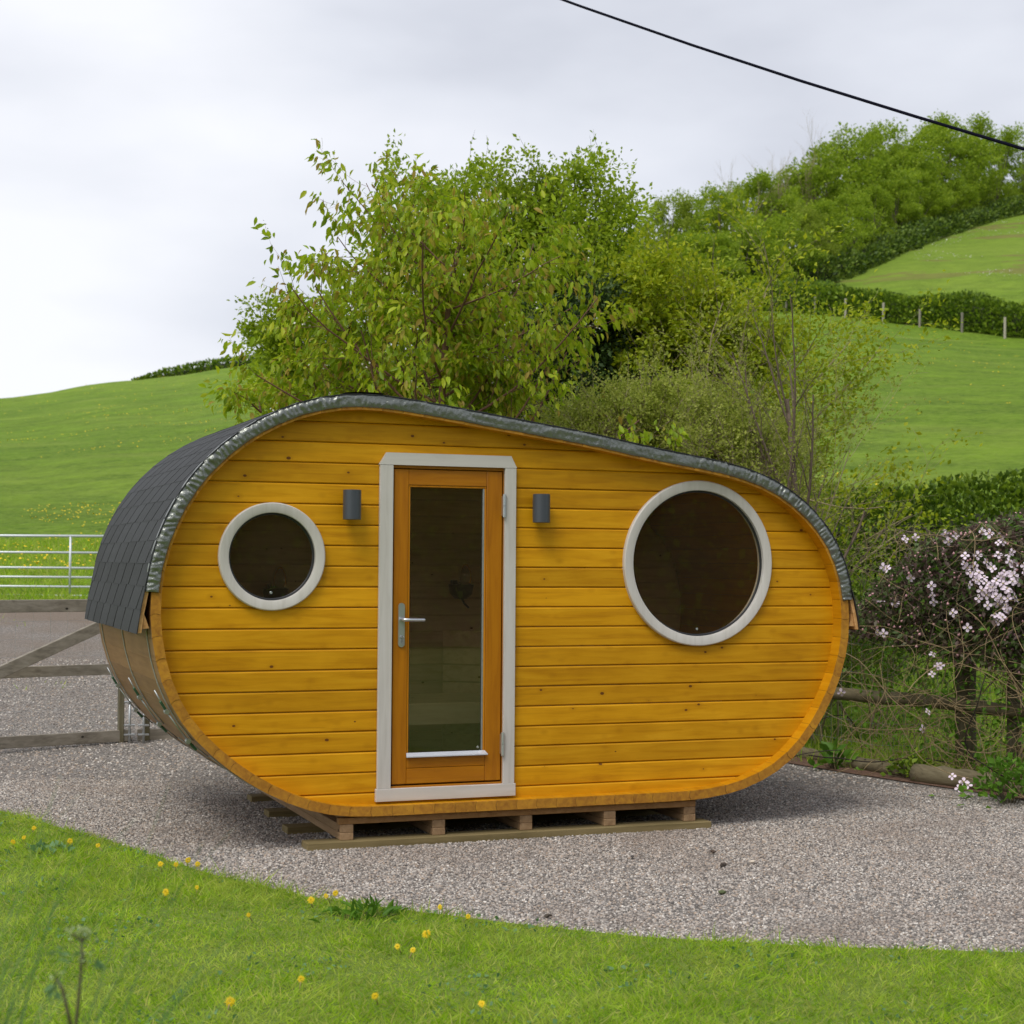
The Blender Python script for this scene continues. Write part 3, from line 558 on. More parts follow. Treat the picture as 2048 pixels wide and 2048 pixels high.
for s, e in ((.02, .10), (RL-.02, RL-.10)):              # battens that pack the eaves out
    p0, p1, p2, p3 = rp(s, -.006), rp(e, -.006), rp(e, -.006)-.0*rp(e, 0), rp(s, -.045)
    MB().add([(p0[0], Y0+.012, p0[1]), (p1[0], Y0+.012, p1[1]), (p3[0], Y0+.012, p3[1]), (p0[0], Y1, p0[1]), (p1[0], Y1, p1[1]), (p3[0], Y1, p3[1])], [(0,1,2),(5,4,3),(0,3,4,1),(1,4,5,2),(2,5,3,0)]).build('eaves_batten', Wd['rawend'], roof)
EXP, TAB = .128, .333; apex = RS[np.argmax(RP[:, 1])]; sh = []; rng = random.Random(3)
def course(sa, sb, k, side):                             # sa = lower edge
    d = 1 if sb > sa else -1; ph = (-k*.1665) % TAB
    a = Y0-.012-TAB+ph
    for q_ in range(-1, 10):
        y0_, y1_ = a+q_*TAB, a+(q_+1)*TAB
        c0, c1 = y0_, y1_
        if c1 < Y0+.0 or c0-.095 > Y1+.05: continue
        sk = .095                                        # slots cut on a slant
        g = .011; jt = rng.uniform(-.002, .003); low = sa - d*jt
        def yy(yv, up): return min(max(yv - (sk if up else 0), Y0-.012), Y1+.07)
        mbs = MB(); st = [low, (sa+sb)/2, sb+d*.001]; lift = [.0046+rng.uniform(0, .0012), .0042, .0038]; vv = []
        for s_, lf, u in zip(st, lift, (0, .5, 1.0)):
            p, pb = rp(s_, .020+lf), rp(s_, .019+lf*.2-.001)
            l_, r_ = min(max(c0+(g if c0 == y0_ else 0) - (sk*u if c0 == y0_ else 0), Y0-.012), Y1+.07), min(max(c1-(g if c1 == y1_ else 0) - (sk*u if c1 == y1_ else 0), Y0-.012), Y1+.07)
            vv += [(p[0], l_, p[1]), (p[0], r_, p[1]), (pb[0], l_, pb[1]), (pb[0], r_, pb[1])]
        fs_ = [(0, 2, 3, 1)]
        for r in (0, 4): fs_ += [(r, r+1, r+5, r+4), (r, r+4, r+6, r+2), (r+1, r+3, r+7, r+5)]
        if d < 0: fs_ = [f[::-1] for f in fs_]
        sh.append((side, k, vv, fs_))
k = 0; s = -.004
while s < apex-.02: course(s, s+EXP, k, 0); s += EXP; k += 1
k = 0; s = RL+.004
while s > apex+.06: course(s, s-EXP, k, 1); s -= EXP; k += 1
sh.sort(key=lambda t: (t[0], t[1])); extra = MB()
V = [(rp(s_, .0193)[0], yy_, rp(s_, .0193)[1]) for yy_ in (Y0-.010, Y1+.065) for s_ in ss]; MB().add(V, [(i, i+1, n_+i+1, n_+i) for i in range(n_-1)]).build('slot_shade', Mt['rubber'], roof)  # black sheet added below the tabs, painting the shade in their slots
for i, (sd_, k, vv, fs_) in enumerate(sh):
    if i < 300: MB().add(vv, fs_).build('shingle', Mt['shingle'], roof)
    else: extra.add(vv, fs_)
if extra.v: tag(extra.build('shingles_far_slope', Mt['shingle'], roof), kind='stuff')
# ridge strip where both slopes meet
mb = MB(); q = np.linspace(apex-.10, apex+.14, 7)
vs_ = [(rp(s_, .034)[0], yy_, rp(s_, .034)[1]) for yy_ in (Y0-.014, Y1+.07) for s_ in q]; mb.add(vs_, [(i, i+1, i+8, i+7) for i in range(6)]); mb.build('ridge_strip', Mt['shingle'], roof)
# wrinkled foil wrapped round the front edge
n0, n1 = RS[int(.70*12)], RL-.055*1.0
f0, f1 = .225, RL-.19
prof = [(-.043, -.1020, 0), (-.042, -.1045, .3), (-.036, -.1065, 1), (-.024, -.1070, 1), (-.012, -.1070, 1), (0, -.107, 1), (.012, -.107, 1), (.018, -.1065, .8), (.025, -.1055, .3), (.0290, -.1015, .1), (.030, -.098, .0), (.0305, -.075, 0)]
st = np.arange(f0, f1, .0065); V = []; 
for s_ in st:
    ph = noise.noise(Vector((s_*1.1, 5, 0)))
    den = 1.0 if s_ < 1.9 or s_ > 4.3 else .35
    for q_, (of, yv, wk) in enumerate(prof):
        s0 = min(max(s_, 0), RL); p = np.array([np.interp(s0, RS, RP[:, 0]), np.interp(s0, RS, RP[:, 1])]); nn = np.array([np.interp(s0, RS, RN[:, 0]), np.interp(s0, RS, RN[:, 1])])
        r_ = (1-abs(noise.noise(Vector((s_*34 + of*(4+26*ph), of*14, 1)))*2.1))*.013*den + noise.noise(Vector((s_*9, of*30, 7)))*.007*(1.25-den) + noise.noise(Vector((s_*70, of*50, 2)))*.004
        pp = p + nn*(of + (.003*noise.noise(Vector((s_*14, of*3, 9)))) + (.006 if of > .02 else 0)); V.append((pp[0], yv - max(r_, -.001)*wk, pp[1]))
kp = len(prof); F = [(i*kp+j, i*kp+j+1, (i+1)*kp+j+1, (i+1)*kp+j) for i in range(len(st)-1) for j in range(kp-1)]
fl = link('edge_foil', np_mesh('edge_foil', V, F, Mt['foil'], True), roof)

# ------------------------------------------------------------------ tension bands round the barrel
def bp_(s, off):                                         # lower barrel surface, left side going down (index decreasing from 88)
    a = (88.6 - s/.131) % NS; i = int(a); f = a-i; p = S[i]*(1-f)+S[(i+1)%NS]*f; q_ = nr[i]*(1-f)+nr[(i+1)%NS]*f; return p+q_/np.linalg.norm(q_)*off
for y in (.06, 1.10, 2.12):
    pts = [(p[0], y, p[1]) for p in [bp_(s_, .004) for s_ in np.arange(0, .80, .05)]]
    bd = MB().tube(pts, .0042, 6).tube([(p[0], y, p[1]) for p in [bp_(s_, .004) for s_ in np.arange(.88, 3.0, .08)]], .0042, 6).build('tension_band', Mt['band'], cabin, True)
    p = [bp_(s_, o_) for s_, o_ in ((.38, .035), (.45, .030), (.52, .026), (.73, .026), (.80, .03), (.88, .012))]
    MB().tube([(p[0][0], y, p[0][1]), (p[2][0], y, p[2][1])], .0045, 8).tube([(p[2][0], y-.012, p[2][1]), (p[3][0], y-.012, p[3][1])], .004, 6).tube([(p[2][0], y+.012, p[2][1]), (p[3][0], y+.012, p[3][1])], .004, 6).tube([(p[3][0], y, p[3][1]), (p[5][0], y, p[5][1])], .005, 6).build('turnbuckle', Mt['steel'], bd, True)
    for q_ in (p[2], p[3]): MB().tube([(q_[0], y-.024, q_[1]), (q_[0], y+.024, q_[1])], .015, 10).build('clamp', Mt['steel'], bd)
    for a_, c_ in ((p[1], p[2]), (p[3], p[4])): MB().beam((a_[0], y, a_[1]), (c_[0], y, c_[1]), .026, .014, bv=.003).build('bracket', Mt['boltg'], bd)

# ------------------------------------------------------------------ base frame and sleepers
base = root('base_frame', (.86, 1.1, .05), 'brown timber base frame of stacked joists under the cabin', 'base frame')
MB().box(-.318, 2.022, -.062, -.018, .135, .1735, bv=.002).build('header_beam', Wd['stave_out'], base)
for k, x in enumerate((-.308, .262, .826, 1.383, 1.941)):
    for z0, z1, dy_ in ((.0435, .0865, 0), (.0875, .1335, .003)):
        MB().box(x, x+.080, -.068+dy_+.004*(k % 3), 2.18, z0, z1, bv=.003).build('joist', [Wd['joist']], base)
for x in (-.25, 2.0): MB().box(x, x+.045, -.016, 2.2, .1345, .172, bv=.002).build('side_beam', Wd['stave_out'], base)
NM = ['front', 'second', 'third', 'fourth', 'fifth']
for k, yv in enumerate((-.11, .495, 1.17, 1.868)):
    x0 = (-.515, -.49, -.455, -.42)[k]; o_ = MB().box(x0, 2.112-.01*k, yv, yv+.145, -.012, .043, bv=.004).build('timber_sleeper', Wd['sleeper'])
    tag(o_, ('long green-brown timber sleeper under the front edge of the cabin, knot near its middle', 'second sleeper back from the front, its sawn end nearest the cabin rim', 'third sleeper back, its short end showing on the gravel', 'rearmost sleeper, mostly hidden in shade under the cabin')[k], 'sleeper', 'timber sleepers carrying the cabin')

# ------------------------------------------------------------------ timber gates behind the cabin on the left
def frame_(a, b, z0):                                    # helper: point along a-b at fraction t, height z
    return lambda t, z: (a[0]+(b[0]-a[0])*t, a[1]+(b[1]-a[1])*t, z0+z)
def timber_gate(a, b, label, nmesh):
    g = root('timber_gate', (a[0], a[1], 0), label, 'gate', 'pair of timber gates behind the cabin'); f = frame_(a, b, 0)
    L = math.dist(a, b); n_ = Vector((b[1]-a[1], a[0]-b[0], 0)).normalized()*.03
    for z, h in ((1.28, .105), (.73, .092), (.152, .10)): MB().beam(f(0, z), f(1, z), .045, h, bv=.004).build('rail', Wd['rail'], g)
    for t in (0.0, 1.0): MB().beam(Vector(f(t+(.022 if t < .5 else -.022)*(3/L)*1.2, .07))-n_*.75, Vector(f(t+(.022 if t < .5 else -.022)*(3/L)*1.2, 1.34))-n_*.75, .10, .045, bv=.004, up=(1, 0, 0)).build('stile', Wd['postw'], g)
    return g, f, n_
GA, GB = P(-640, 12.35), P(267, 14.43)
g, f, n_ = timber_gate(GA, GB, 'grey weathered timber gate with diagonal brace left of the cabin', 1)
L = math.dist(GA, GB)
pA, pB = P(-70, 13.45), P(262, 14.36)
MB().beam((pA[0]-n_.x*-1.4*0, pA[1]-.05, ZP(-70, 1375, 13.45)), (pB[0], pB[1]-.05, ZP(262, 1222, 14.36)), .045, .10, bv=.004).build('brace', Wd['rail'], g)
wm = MB()
for k in range(1, int(L/.15)): q = f(k*.15/L, 0); wm.tube([(q[0], q[1]+.03, .16), (q[0], q[1]+.03, 1.25)], .0008, 4)
for z in np.arange(.25, 1.2, .15): wm.tube([Vector(f(0, z))+Vector((0, .03, 0)), Vector(f(1, z))+Vector((0, .03, 0))], .0008, 4)
wm.build('wire_mesh', Mt['steel'], g)
def drop_bolt(par, px, dep):
    x, y = P(px, dep); x += .0; y -= .045
    b_ = MB().tube([(x, y, -.01), (x, y, .52)], .011, 10).tube([(x, y, .52), (x+.03, y, .535), (x+.05, y, .50)], .010, 8).build('drop_bolt', Mt['steel'], par, True)
    for z in (.16, .24, .44): MB().box(x-.045, x+.045, y-.016, y+.03, z, z+.014, bv=.002).build('bolt_keeper', Mt['steel'], b_)
drop_bolt(g, 264, 14.36)
GC, GD = P(281, 14.46), P(960, 15.4)
g2, f2, _ = timber_gate(GC, GD, 'second weathered timber gate, only its bolted end showing behind the cabin', 1)
drop_bolt(g2, 292, 14.38)

# ------------------------------------------------------------------ galvanised field gate
a, b_ = P(-420, 25.8), P(330, 25.3); za, zb = T(*a), T(*b_)
gt = root('metal_field_gate', (a[0], a[1], za), 'galvanised six-bar metal gate across the field entrance on the far left', 'gate')
for y_ in (1072, 1105, 1135.5, 1154, 1173, 1191):
    z = 1.689+(1114.5-y_)/3316*25.5; MB().tube([(a[0], a[1], z), (b_[0], b_[1], z)], .019 if y_ > 1075 else .022, 10).build('rail', Mt['gate'], gt, True)
for px in (-415, -130, 142, 326):
    x, y = P(px, 25.8-.5*(px+420)/750); MB().tube([(x, y-.01, 1.689+(1114.5-1193)/3316*25.5), (x, y-.01, 1.689+(1114.5-1073)/3316*25.5)], .019, 10).build('upright', Mt['gate'], gt, True)
for px in (-430, 345):
    x, y = P(px, 25.4); MB().tube([(x, y, T(x, y)-.3), (x, y, T(x, y)+1.45)], .08, 12).build('post', Wd['postw'], gt)

# ------------------------------------------------------------------ post and rail fence on the right, with edging logs
fa, fb = P(1560, 15.1), P(1931, 13.6); fc = P(2330, 11.9)
def fl_(t): return (fa[0]+(fb[0]-fa[0])*t, fa[1]+(fb[1]-fa[1])*t) if t <= 1 else (fb[0]+(fc[0]-fb[0])*(t-1), fb[1]+(fc[1]-fb[1])*(t-1))
fen = root('rail_fence', (fb[0], fb[1], 0), 'weathered round-rail fence under the flowering clematis on the right', 'fence')
rng = random.Random(2)
def rough_tube(p0, p1, r, seed, n=14, segs=14, taper=0):
    p0, p1 = Vector(p0), Vector(p1); r_ = random.Random(seed); pts = []; rr = []
    for i in range(segs+1):
        t = i/segs; q = p0.lerp(p1, t) + Vector((r_.uniform(-1, 1), r_.uniform(-1, 1), r_.uniform(-1, 1)))*r*.09; pts.append(q); rr.append(r*(1-taper*t)*(1+r_.uniform(-.06, .06)))
    return MB().tube(pts, rr, n)
for z, r in ((1.21, .050), (.535, .056)):
    for a_, c_, sd_ in ((0, 1, 1), (1, 2, 2)):
        q, q2 = fl_(a_), fl_(c_); rough_tube((q[0]-.04, q[1]-.07, z+rng.uniform(-.02, .02)), (q2[0]-.04, q2[1]-.07, z+rng.uniform(-.02, .02)), r, int(z*10)+sd_).build('rail', Wd['round'], fen, True)
for t, h in ((0, 1.4), (1, 1.42), (1.27, 1.3), (2, 1.4)):
    q = fl_(t); rough_tube((q[0], q[1], -.2), (q[0]+.01, q[1], h), .085 if t != 1.27 else .06, int(t*7)+30, 12, 8).build('post', Wd['postw'], fen, True)
wm = MB()
for z in (.15, .33, .52, .75, 1.0):
    wm.tube([(fl_(t)[0], fl_(t)[1]-.005, z+.02*math.sin(t*9)) for t in np.linspace(0, 2, 12)], .0016, 4)
for t in np.linspace(.02, 1.98, 36): q = fl_(t); wm.tube([(q[0], q[1]-.005, .05), (q[0], q[1]-.005, 1.1)], .0014, 4)
wm.build('stock_wire', Mt['steel'], fen)
LG = [((1585, 14.45), (1712, 13.75), .060), ((1716, 13.62), (1808, 13.15), .062), ((1832, 12.9), (2002, 12.3), .082), ((1990, 12.45), (2210, 11.6), .070)]
LB = ['round edging log half hidden by the right rim of the cabin', 'short round edging log with a broken right end, grass in front of it', 'thick dark edging log with pink flowers lying on it', 'edging log running out of the picture behind the bramble leaves']
for (a_, c_, r), lb in zip(LG, LB):
    p, q = P(*a_), P(*c_); o_ = rough_tube((p[0], p[1], r*.72), (q[0], q[1], r*.72), r, int(r*999), 16, 12, .05).build('edging_log', Wd['round'], None, True); tag(o_, lb, 'log', 'logs edging the gravel')

# ------------------------------------------------------------------ overhead cable
cp = []
for px, y, d in ((700, -168, 19.4), (1155, 0, 16), (1380, 79, 15), (1600, 152, 14), (1830, 224, 13), (2048, 290, 12), (2600, 430, 10)):
    x, yy = P(px, d); cp.append((x, yy, ZP(px, y, d)))
tag(MB().tube(cp, .0125, 8).build('overhead_cable', Mt['cable'], None, True), 'dark cable hanging across the sky at the upper right', 'cable')

# ------------------------------------------------------------------ vegetation helpers
def nv(v): return v/(np.linalg.norm(v)+1e-9)
def grow(rng, p, d, L, r, lvl, spec, segs, tips):
    k = spec['steps'][lvl]; st = L/k; pts = [p.copy()]; dirs = []
    for i in range(k):
        d = nv(d + rng.normal(0, spec['wig'][lvl], 3) + np.array([0, 0, spec['up'][lvl]])); p = p + d*st; pts.append(p.copy()); dirs.append(d.copy())
    rr = np.linspace(r, max(r*spec.get('tap', .35), .0012), k+1); segs.append((np.array(pts), rr, lvl))
    if lvl >= spec['lv']:
        for i in range(0, k): tips.append((pts[i+1], dirs[i], lvl, (i+1)/k))
    if lvl+1 < len(spec['steps']):
        nc = spec['n'][lvl]; nc = int(nc) + (1 if rng.random() < nc-int(nc) else 0)
        for c_ in range(nc):
            t = spec['t0'][lvl] + (1-spec['t0'][lvl])*(c_+rng.random())/nc; x = t*k; i = min(int(x), k-1); q = pts[i]+(pts[i+1]-pts[i])*(x-i)
            ax = nv(np.cross(dirs[i], rng.normal(0, 1, 3))); an = spec['ang'][lvl]*(1+rng.normal(0, .2)); nd = dirs[i]*math.cos(an)+ax*math.sin(an)
            grow(rng, q, nd, L*spec['lr'][lvl]*(1-.55*t*(spec.get('cone', 1) if lvl == 0 else .6))*rng.uniform(.75, 1.2), rr[i]*spec.get('rr', .55), lvl+1, spec, segs, tips)
def tubes(segs, name, mt, par, minr=0):
    V, F = [], []; b0 = 0
    for pts, rr, lvl in segs:
        n = 8 if rr[0] > .03 else (5 if rr[0] > .008 else 3); d = np.gradient(pts, axis=0); d /= np.linalg.norm(d, axis=1)[:, None]+1e-9
        ref = np.array([0, 0, 1.]) if abs(d[0][2]) < .8 else np.array([1., 0, 0]); a = np.cross(d, ref); a /= np.linalg.norm(a, axis=1)[:, None]+1e-9; b = np.cross(d, a)
        th = np.arange(n)*2*math.pi/n; ring = pts[:, None]+(a[:, None]*np.cos(th)[None, :, None]+b[:, None]*np.sin(th)[None, :, None])*rr[:, None, None]
        V.append(ring.reshape(-1, 3)); k = len(pts)
        idx = np.arange(k-1)[:, None]*n+np.arange(n)[None]; nx = np.arange(k-1)[:, None]*n+(np.arange(n)[None]+1) % n
        F.append(np.stack([idx, nx, nx+n, idx+n], -1).reshape(-1, 4)+b0); b0 += k*n
    return link(name, np_mesh(name, np.concatenate(V), np.concatenate(F), mt, True), par)
LEAF4 = (np.array([(0, 0, 0), (-.5, .45, .10), (0, 1, -.06), (.5, .45, .10)]), [(0, 3, 2), (0, 2, 1)])
LEAF6 = (np.array([(0, 0, 0), (-.36, .28, .10), (-.40, .62, .06), (0, 1.04, -.16), (.40, .62, .06), (.36, .28, .10), (0, .45, 0.0)]), [(0, 6, 1), (1, 6, 2), (2, 6, 3), (3, 6, 4), (4, 6, 5), (5, 6, 0)])
def leaves(rng, pos, dirs, size, name, mt, par, tmpl=LEAF4, asp=.6, drop=0., var=.35, flat=.6):
    n = len(pos); al = dirs + rng.normal(0, .6, (n, 3)); al[:, 2] -= drop; nm = rng.normal(0, 1-flat*.5, (n, 3)); nm[:, 2] += flat*1.6
    s = size*rng.uniform(1-var, 1+var, n); V, F = scatter(tmpl[0], tmpl[1], pos, al, nm, np.stack([s*asp, s, s], 1))
    me = np_mesh(name, V, F, mt, True); return link(name, me, par) if par is not False else me
def tip_pts(rng, tips, per, jit):
    A = np.array([t[0] for t in tips]); D = np.array([t[1] for t in tips]); k = rng.integers(0, len(A), per) if per > 0 else np.arange(len(A))
    return A[k]+rng.normal(0, jit, (len(k), 3)), D[k]
def tree(name, px, dep, spec, h, lean, label, cat, leaf, nleaf, lsize, bark, seed, jit=.05, group=None, dirn=(0, 0, 1), stems=1, spread=.0, r0=.05, lname='foliage', tmpl=LEAF4, asp=.6, drop=.1, flat=.5, keep=None):
    rng = np.random.default_rng(seed); x, y = P(px, dep); z = T(x, y)-.03; rt = root(name, (x, y, z), label, cat, group); segs, tips = [], []
    for s_ in range(stems):
        d = nv(np.array([*(lean + rng.normal(0, spread, 2)), 1.])); grow(rng, np.array([x, y, z])+np.array([*rng.normal(0, spread*.35, 2), 0]), d, h*(rng.uniform(.8, 1.08) if stems > 1 else 1), r0, 0, spec, segs, tips)
    tk = [s for s in segs if s[2] == 0]; br = [s for s in segs if s[2] > 0]
    tubes(tk, 'trunk', bark, rt); 
    if br: tubes(br, 'branches', bark, rt)
    if nleaf:
        pos, dr = tip_pts(rng, tips, nleaf, jit); fo = leaves(rng, pos, dr, lsize, lname, leaf, rt, tmpl, asp, drop, flat=flat); tag(fo, kind='stuff')
    return rt, tips, rng
def Rv(px, py): return np.array([0.0, 0.0])

def mass(rt, blobs, n, ls, leaf, seed, dep, bark, sub=.17, ddep=.9, tmpl=LEAF4, asp=.65, drop=.1, squash=.8):   # clumped foliage filling a crown, with twigs reaching every clump
    rg = np.random.default_rng(seed); K = len(blobs); wts = np.array([b_[2]*b_[3] for b_ in blobs], float); cc = []; segs = []
    per = max(8, int(n/150))
    for k in rg.choice(K, per, p=wts/wts.sum()):
        px, y, rx, rz = blobs[k]; d_ = rg.normal(0, 1, 3); d_ /= np.linalg.norm(d_); d_ *= rg.uniform(.35, 1.0)**.6
        dd = dep+d_[1]*ddep*(rx/110)**.5; x, yy = P(px+d_[0]*rx, dd); c_ = np.array([x, yy, ZP(px, y-d_[2]*rz, dep)]); cc.append(c_)
        x0, y0 = P(px, dep); c0 = np.array([x0, y0, ZP(px, y+rz*.7, dep)]); mid_ = c0+(c_-c0)*.55+rg.normal(0, .05, 3); segs.append((np.array([c0, mid_, c_, c_+(c_-mid_)*.35]), np.array([.012, .006, .003, .0015]), 1))
    cc = np.array(cc); k = rg.integers(0, len(cc), n); d = rg.normal(0, 1, (n, 3)); d /= np.linalg.norm(d, axis=1)[:, None]; rr = sub*rg.uniform(.5, 1.5, len(cc))[k][:, None]
    off = d*rr*rg.uniform(.3, 1.05, n)[:, None]; off[:, 2] *= squash; sh_ = rg.random(n) < .18; off[sh_] *= 1.35                     # loose shoots
    sp_, sdr = [], []
    for c_ in cc[rg.random(len(cc)) < .45]:
        d_ = nv(np.array([*(rg.normal(0, .35, 2)), 1.])); L_ = rg.uniform(1.2, 2.6)*sub; q = [c_+d_*L_*t+np.array([*rg.normal(0, .012, 2), 0]) for t in (0, .4, .75, 1)]; segs.append((np.array(q), np.array([.004, .003, .002, .0012]), 1))
        t = rg.uniform(.15, 1, 16); sp_.append(c_+d_*L_*t[:, None]+rg.normal(0, ls*.35, (16, 3))); sdr.append(np.tile(d_, (16, 1))+rg.normal(0, .5, (16, 3)))
    tubes(segs, 'twigs', bark, rt); nsh = len(sp_)*16
    fo = leaves(rg, np.concatenate([cc[k]+off]+sp_), np.concatenate([d*.8+np.array([0, 0, .35])]+sdr), ls, 'foliage', leaf, rt, tmpl, asp, drop, flat=.5); tag(fo, kind='stuff'); return fo

# cherry tree right behind the roof
spec = dict(steps=[14, 7, 5, 3], wig=[.025, .08, .12, .15], up=[.02, .05, .04, .02], n=[40, 6, 2.8], ang=[.95, .75, .7], lr=[.56, .42, .45], t0=[.26, .15, .2], lv=2, rr=.42, cone=.95)
ch, tips, rng = tree('cherry_tree', 862, 14.6, spec, 4.35, np.array([-.012, 0.]), 'cherry tree with large drooping bronze-tipped leaves and fading blossom right behind the roof', 'tree', Lf['cherry'], 0, .1, Bk['redbark'], 11, r0=.062)
A = np.array([t[0] for t in tips]); D = np.array([t[1] for t in tips]); 
k = rng.integers(0, len(A), 9500); pos = A[k]+rng.normal(0, .045, (len(k), 3)); al = D[k]*.6; al[:, 2] -= 1.15
nm = rng.normal(0, .6, (len(k), 3)); nm[:, 2] += .5; al += rng.normal(0, .35, al.shape); s_ = rng.uniform(.05, .105, len(k))
front = pos[:, 2] > 2.6; order = np.argsort(((pos - CAM)**2).sum(1) + np.where(front, 0, 99)); pick = order[:300]; rest = order[300:]
V, F = scatter(LEAF6[0], LEAF6[1], pos[rest], al[rest], nm[rest], np.stack([s_[rest]*.5, s_[rest], s_[rest]], 1))
tag(link('foliage', np_mesh('foliage', V, F, Lf['cherry'], True), ch), kind='stuff')
mass(ch, [(835, 425, 75, 95), (765, 500, 95, 95), (900, 560, 120, 130), (690, 600, 110, 90), (820, 690, 190, 110), (575, 680, 80, 75), (1000, 680, 90, 140), (520, 790, 80, 45), (640, 760, 120, 60)], 7500, .076, Lf['cherry'], 71, 14.9, Bk['redbark'], .20, .7, LEAF6, .5, 1.0)
lme = [np_mesh('leaf', LEAF6[0]*np.array([.5, 1, 1])*(1+.0*i), LEAF6[1], [Lf['cherry']], True) for i in range(1)]
lmats = []
for i in range(5):
    mm = leafmat('cherry_single_leaf', [[(.23, .35, .010)], [(.31, .45, .012)], [(.39, .51, .016)], [(.46, .54, .02)], [(.42, .37, .04)]][i], .4, .42); q = lme[0].copy(); q.materials.clear(); q.materials.append(mm); lmats.append(q)
for i in pick:
    a_ = Vector(al[i]).normalized(); sd_ = a_.cross(Vector(nm[i])).normalized(); nn_ = sd_.cross(a_); o_ = bpy.data.objects.new('leaf', lmats[int(i) % 5]); C.objects.link(o_)
    sc_ = float(s_[i]); attach(o_, ch); o_.matrix_basis = Matrix(((sd_.x*sc_, a_.x*sc_, nn_.x*sc_, pos[i][0]), (sd_.y*sc_, a_.y*sc_, nn_.y*sc_, pos[i][1]), (sd_.z*sc_, a_.z*sc_, nn_.z*sc_, pos[i][2]), (0, 0, 0, 1)))
k = rng.integers(0, len(A), 700); k = k[A[k][:, 2] < 4.6]; cl = A[k][rng.integers(0, len(k), 130)]; bp = np.repeat(cl, 7, 0)+rng.normal(0, .035, (len(cl)*7, 3))
tag(leaves(rng, bp, rng.normal(0, 1, bp.shape), .02, 'blossom', Mt['blossom'], ch, asp=.9), kind='stuff')

# tall loose tree behind the cherry
spec = dict(steps=[10, 8, 6, 4], wig=[.07, .10, .14, .2], up=[.05, .09, .08, .05], n=[15, 8, 5], ang=[.65, .6, .6], lr=[.62, .48, .45], t0=[.12, .12, .15], lv=2, rr=.5, cone=.5)
hw, _t, _r = tree('hawthorn_tree', 1105, 20, spec, 4.0, np.array([.04, 0.]), 'tall airy green tree whose thin top shoots stand against the sky behind the cabin', 'tree', Lf['willow'], 85000, .056, Bk['bark'], 5, .07, stems=6, spread=.27, r0=.06)
mass(hw, [(1010, 420, 125, 100), (1140, 415, 125, 90), (1225, 470, 75, 85), (1080, 560, 190, 120), (900, 480, 110, 120), (1190, 600, 140, 120), (960, 640, 160, 120)], 52000, .058, Lf['willow'], 72, 20, Bk['bark'], .24, 1.1)
spec2 = dict(spec, n=[11, 6, 4])
hw2, _t, _r = tree('hawthorn_tree', 760, 21, spec2, 2.9, np.array([-.05, 0.]), 'lower green tree showing around the left edge of the cherry', 'tree', Lf['willow'], 20000, .06, Bk['bark'], 8, .06, stems=3, spread=.30, r0=.05)
mass(hw2, [(545, 650, 60, 50), (600, 710, 110, 75), (700, 620, 110, 100), (520, 780, 70, 45)], 12000, .058, Lf['willow'], 73, 20.5, Bk['bark'], .22, .8)
# yellow-green field maple sprawling to the right
spec = dict(steps=[8, 8, 6, 4], wig=[.10, .13, .16, .2], up=[.03, .02, .05, .03], n=[12, 8, 4.5], ang=[.9, .65, .6], lr=[.78, .48, .45], t0=[.2, .15, .15], lv=2, rr=.5, cone=.35)
fm, _t, _r = tree('field_maple', 1335, 18.2, spec, 3.2, np.array([.03, 0.]), 'sprawling yellow-green young maple with bare pale lower twigs right of the tall tree', 'tree', Lf['maple'], 34000, .056, Bk['pale'], 21, .07, stems=5, spread=.27, r0=.05)
mass(fm, [(1330, 590, 100, 65), (1430, 640, 110, 65), (1520, 590, 45, 30), (1390, 720, 150, 80), (1510, 690, 70, 55), (1290, 520, 70, 50), (1300, 680, 120, 90)], 26000, .056, Lf['maple'], 74, 18.2, Bk['pale'], .19, .9)
# dark evergreen mass in the middle
spec = dict(steps=[7, 6, 5, 3], wig=[.1, .15, .2, .2], up=[.03, .03, .03, 0], n=[14, 7, 4], ang=[.9, .7, .7], lr=[.5, .5, .5], t0=[.05, .1, .1], lv=1, rr=.5, cone=.5)
hb, _t, _r = tree('holly_bush', 1235, 18.0, spec, 2.9, np.array([0, 0.]), 'dark evergreen bush in the shade between the airy tree and the maple', 'bush', Lf['dark'], 22000, .055, Bk['darkb'], 31, .10, stems=5, spread=.28, r0=.05)
mass(hb, [(1150, 690, 140, 110), (1260, 760, 130, 90), (1080, 760, 100, 90), (1200, 640, 90, 70)], 26000, .055, Lf['dark'], 75, 18.4, Bk['darkb'], .22, .8)
tree('holly_bush', 960, 18.6, spec, 2.5, np.array([0, 0.]), 'dark evergreen bush low behind the cherry trunk', 'bush', Lf['dark'], 14000, .055, Bk['darkb'], 32, .10, stems=4, spread=.26, r0=.05)
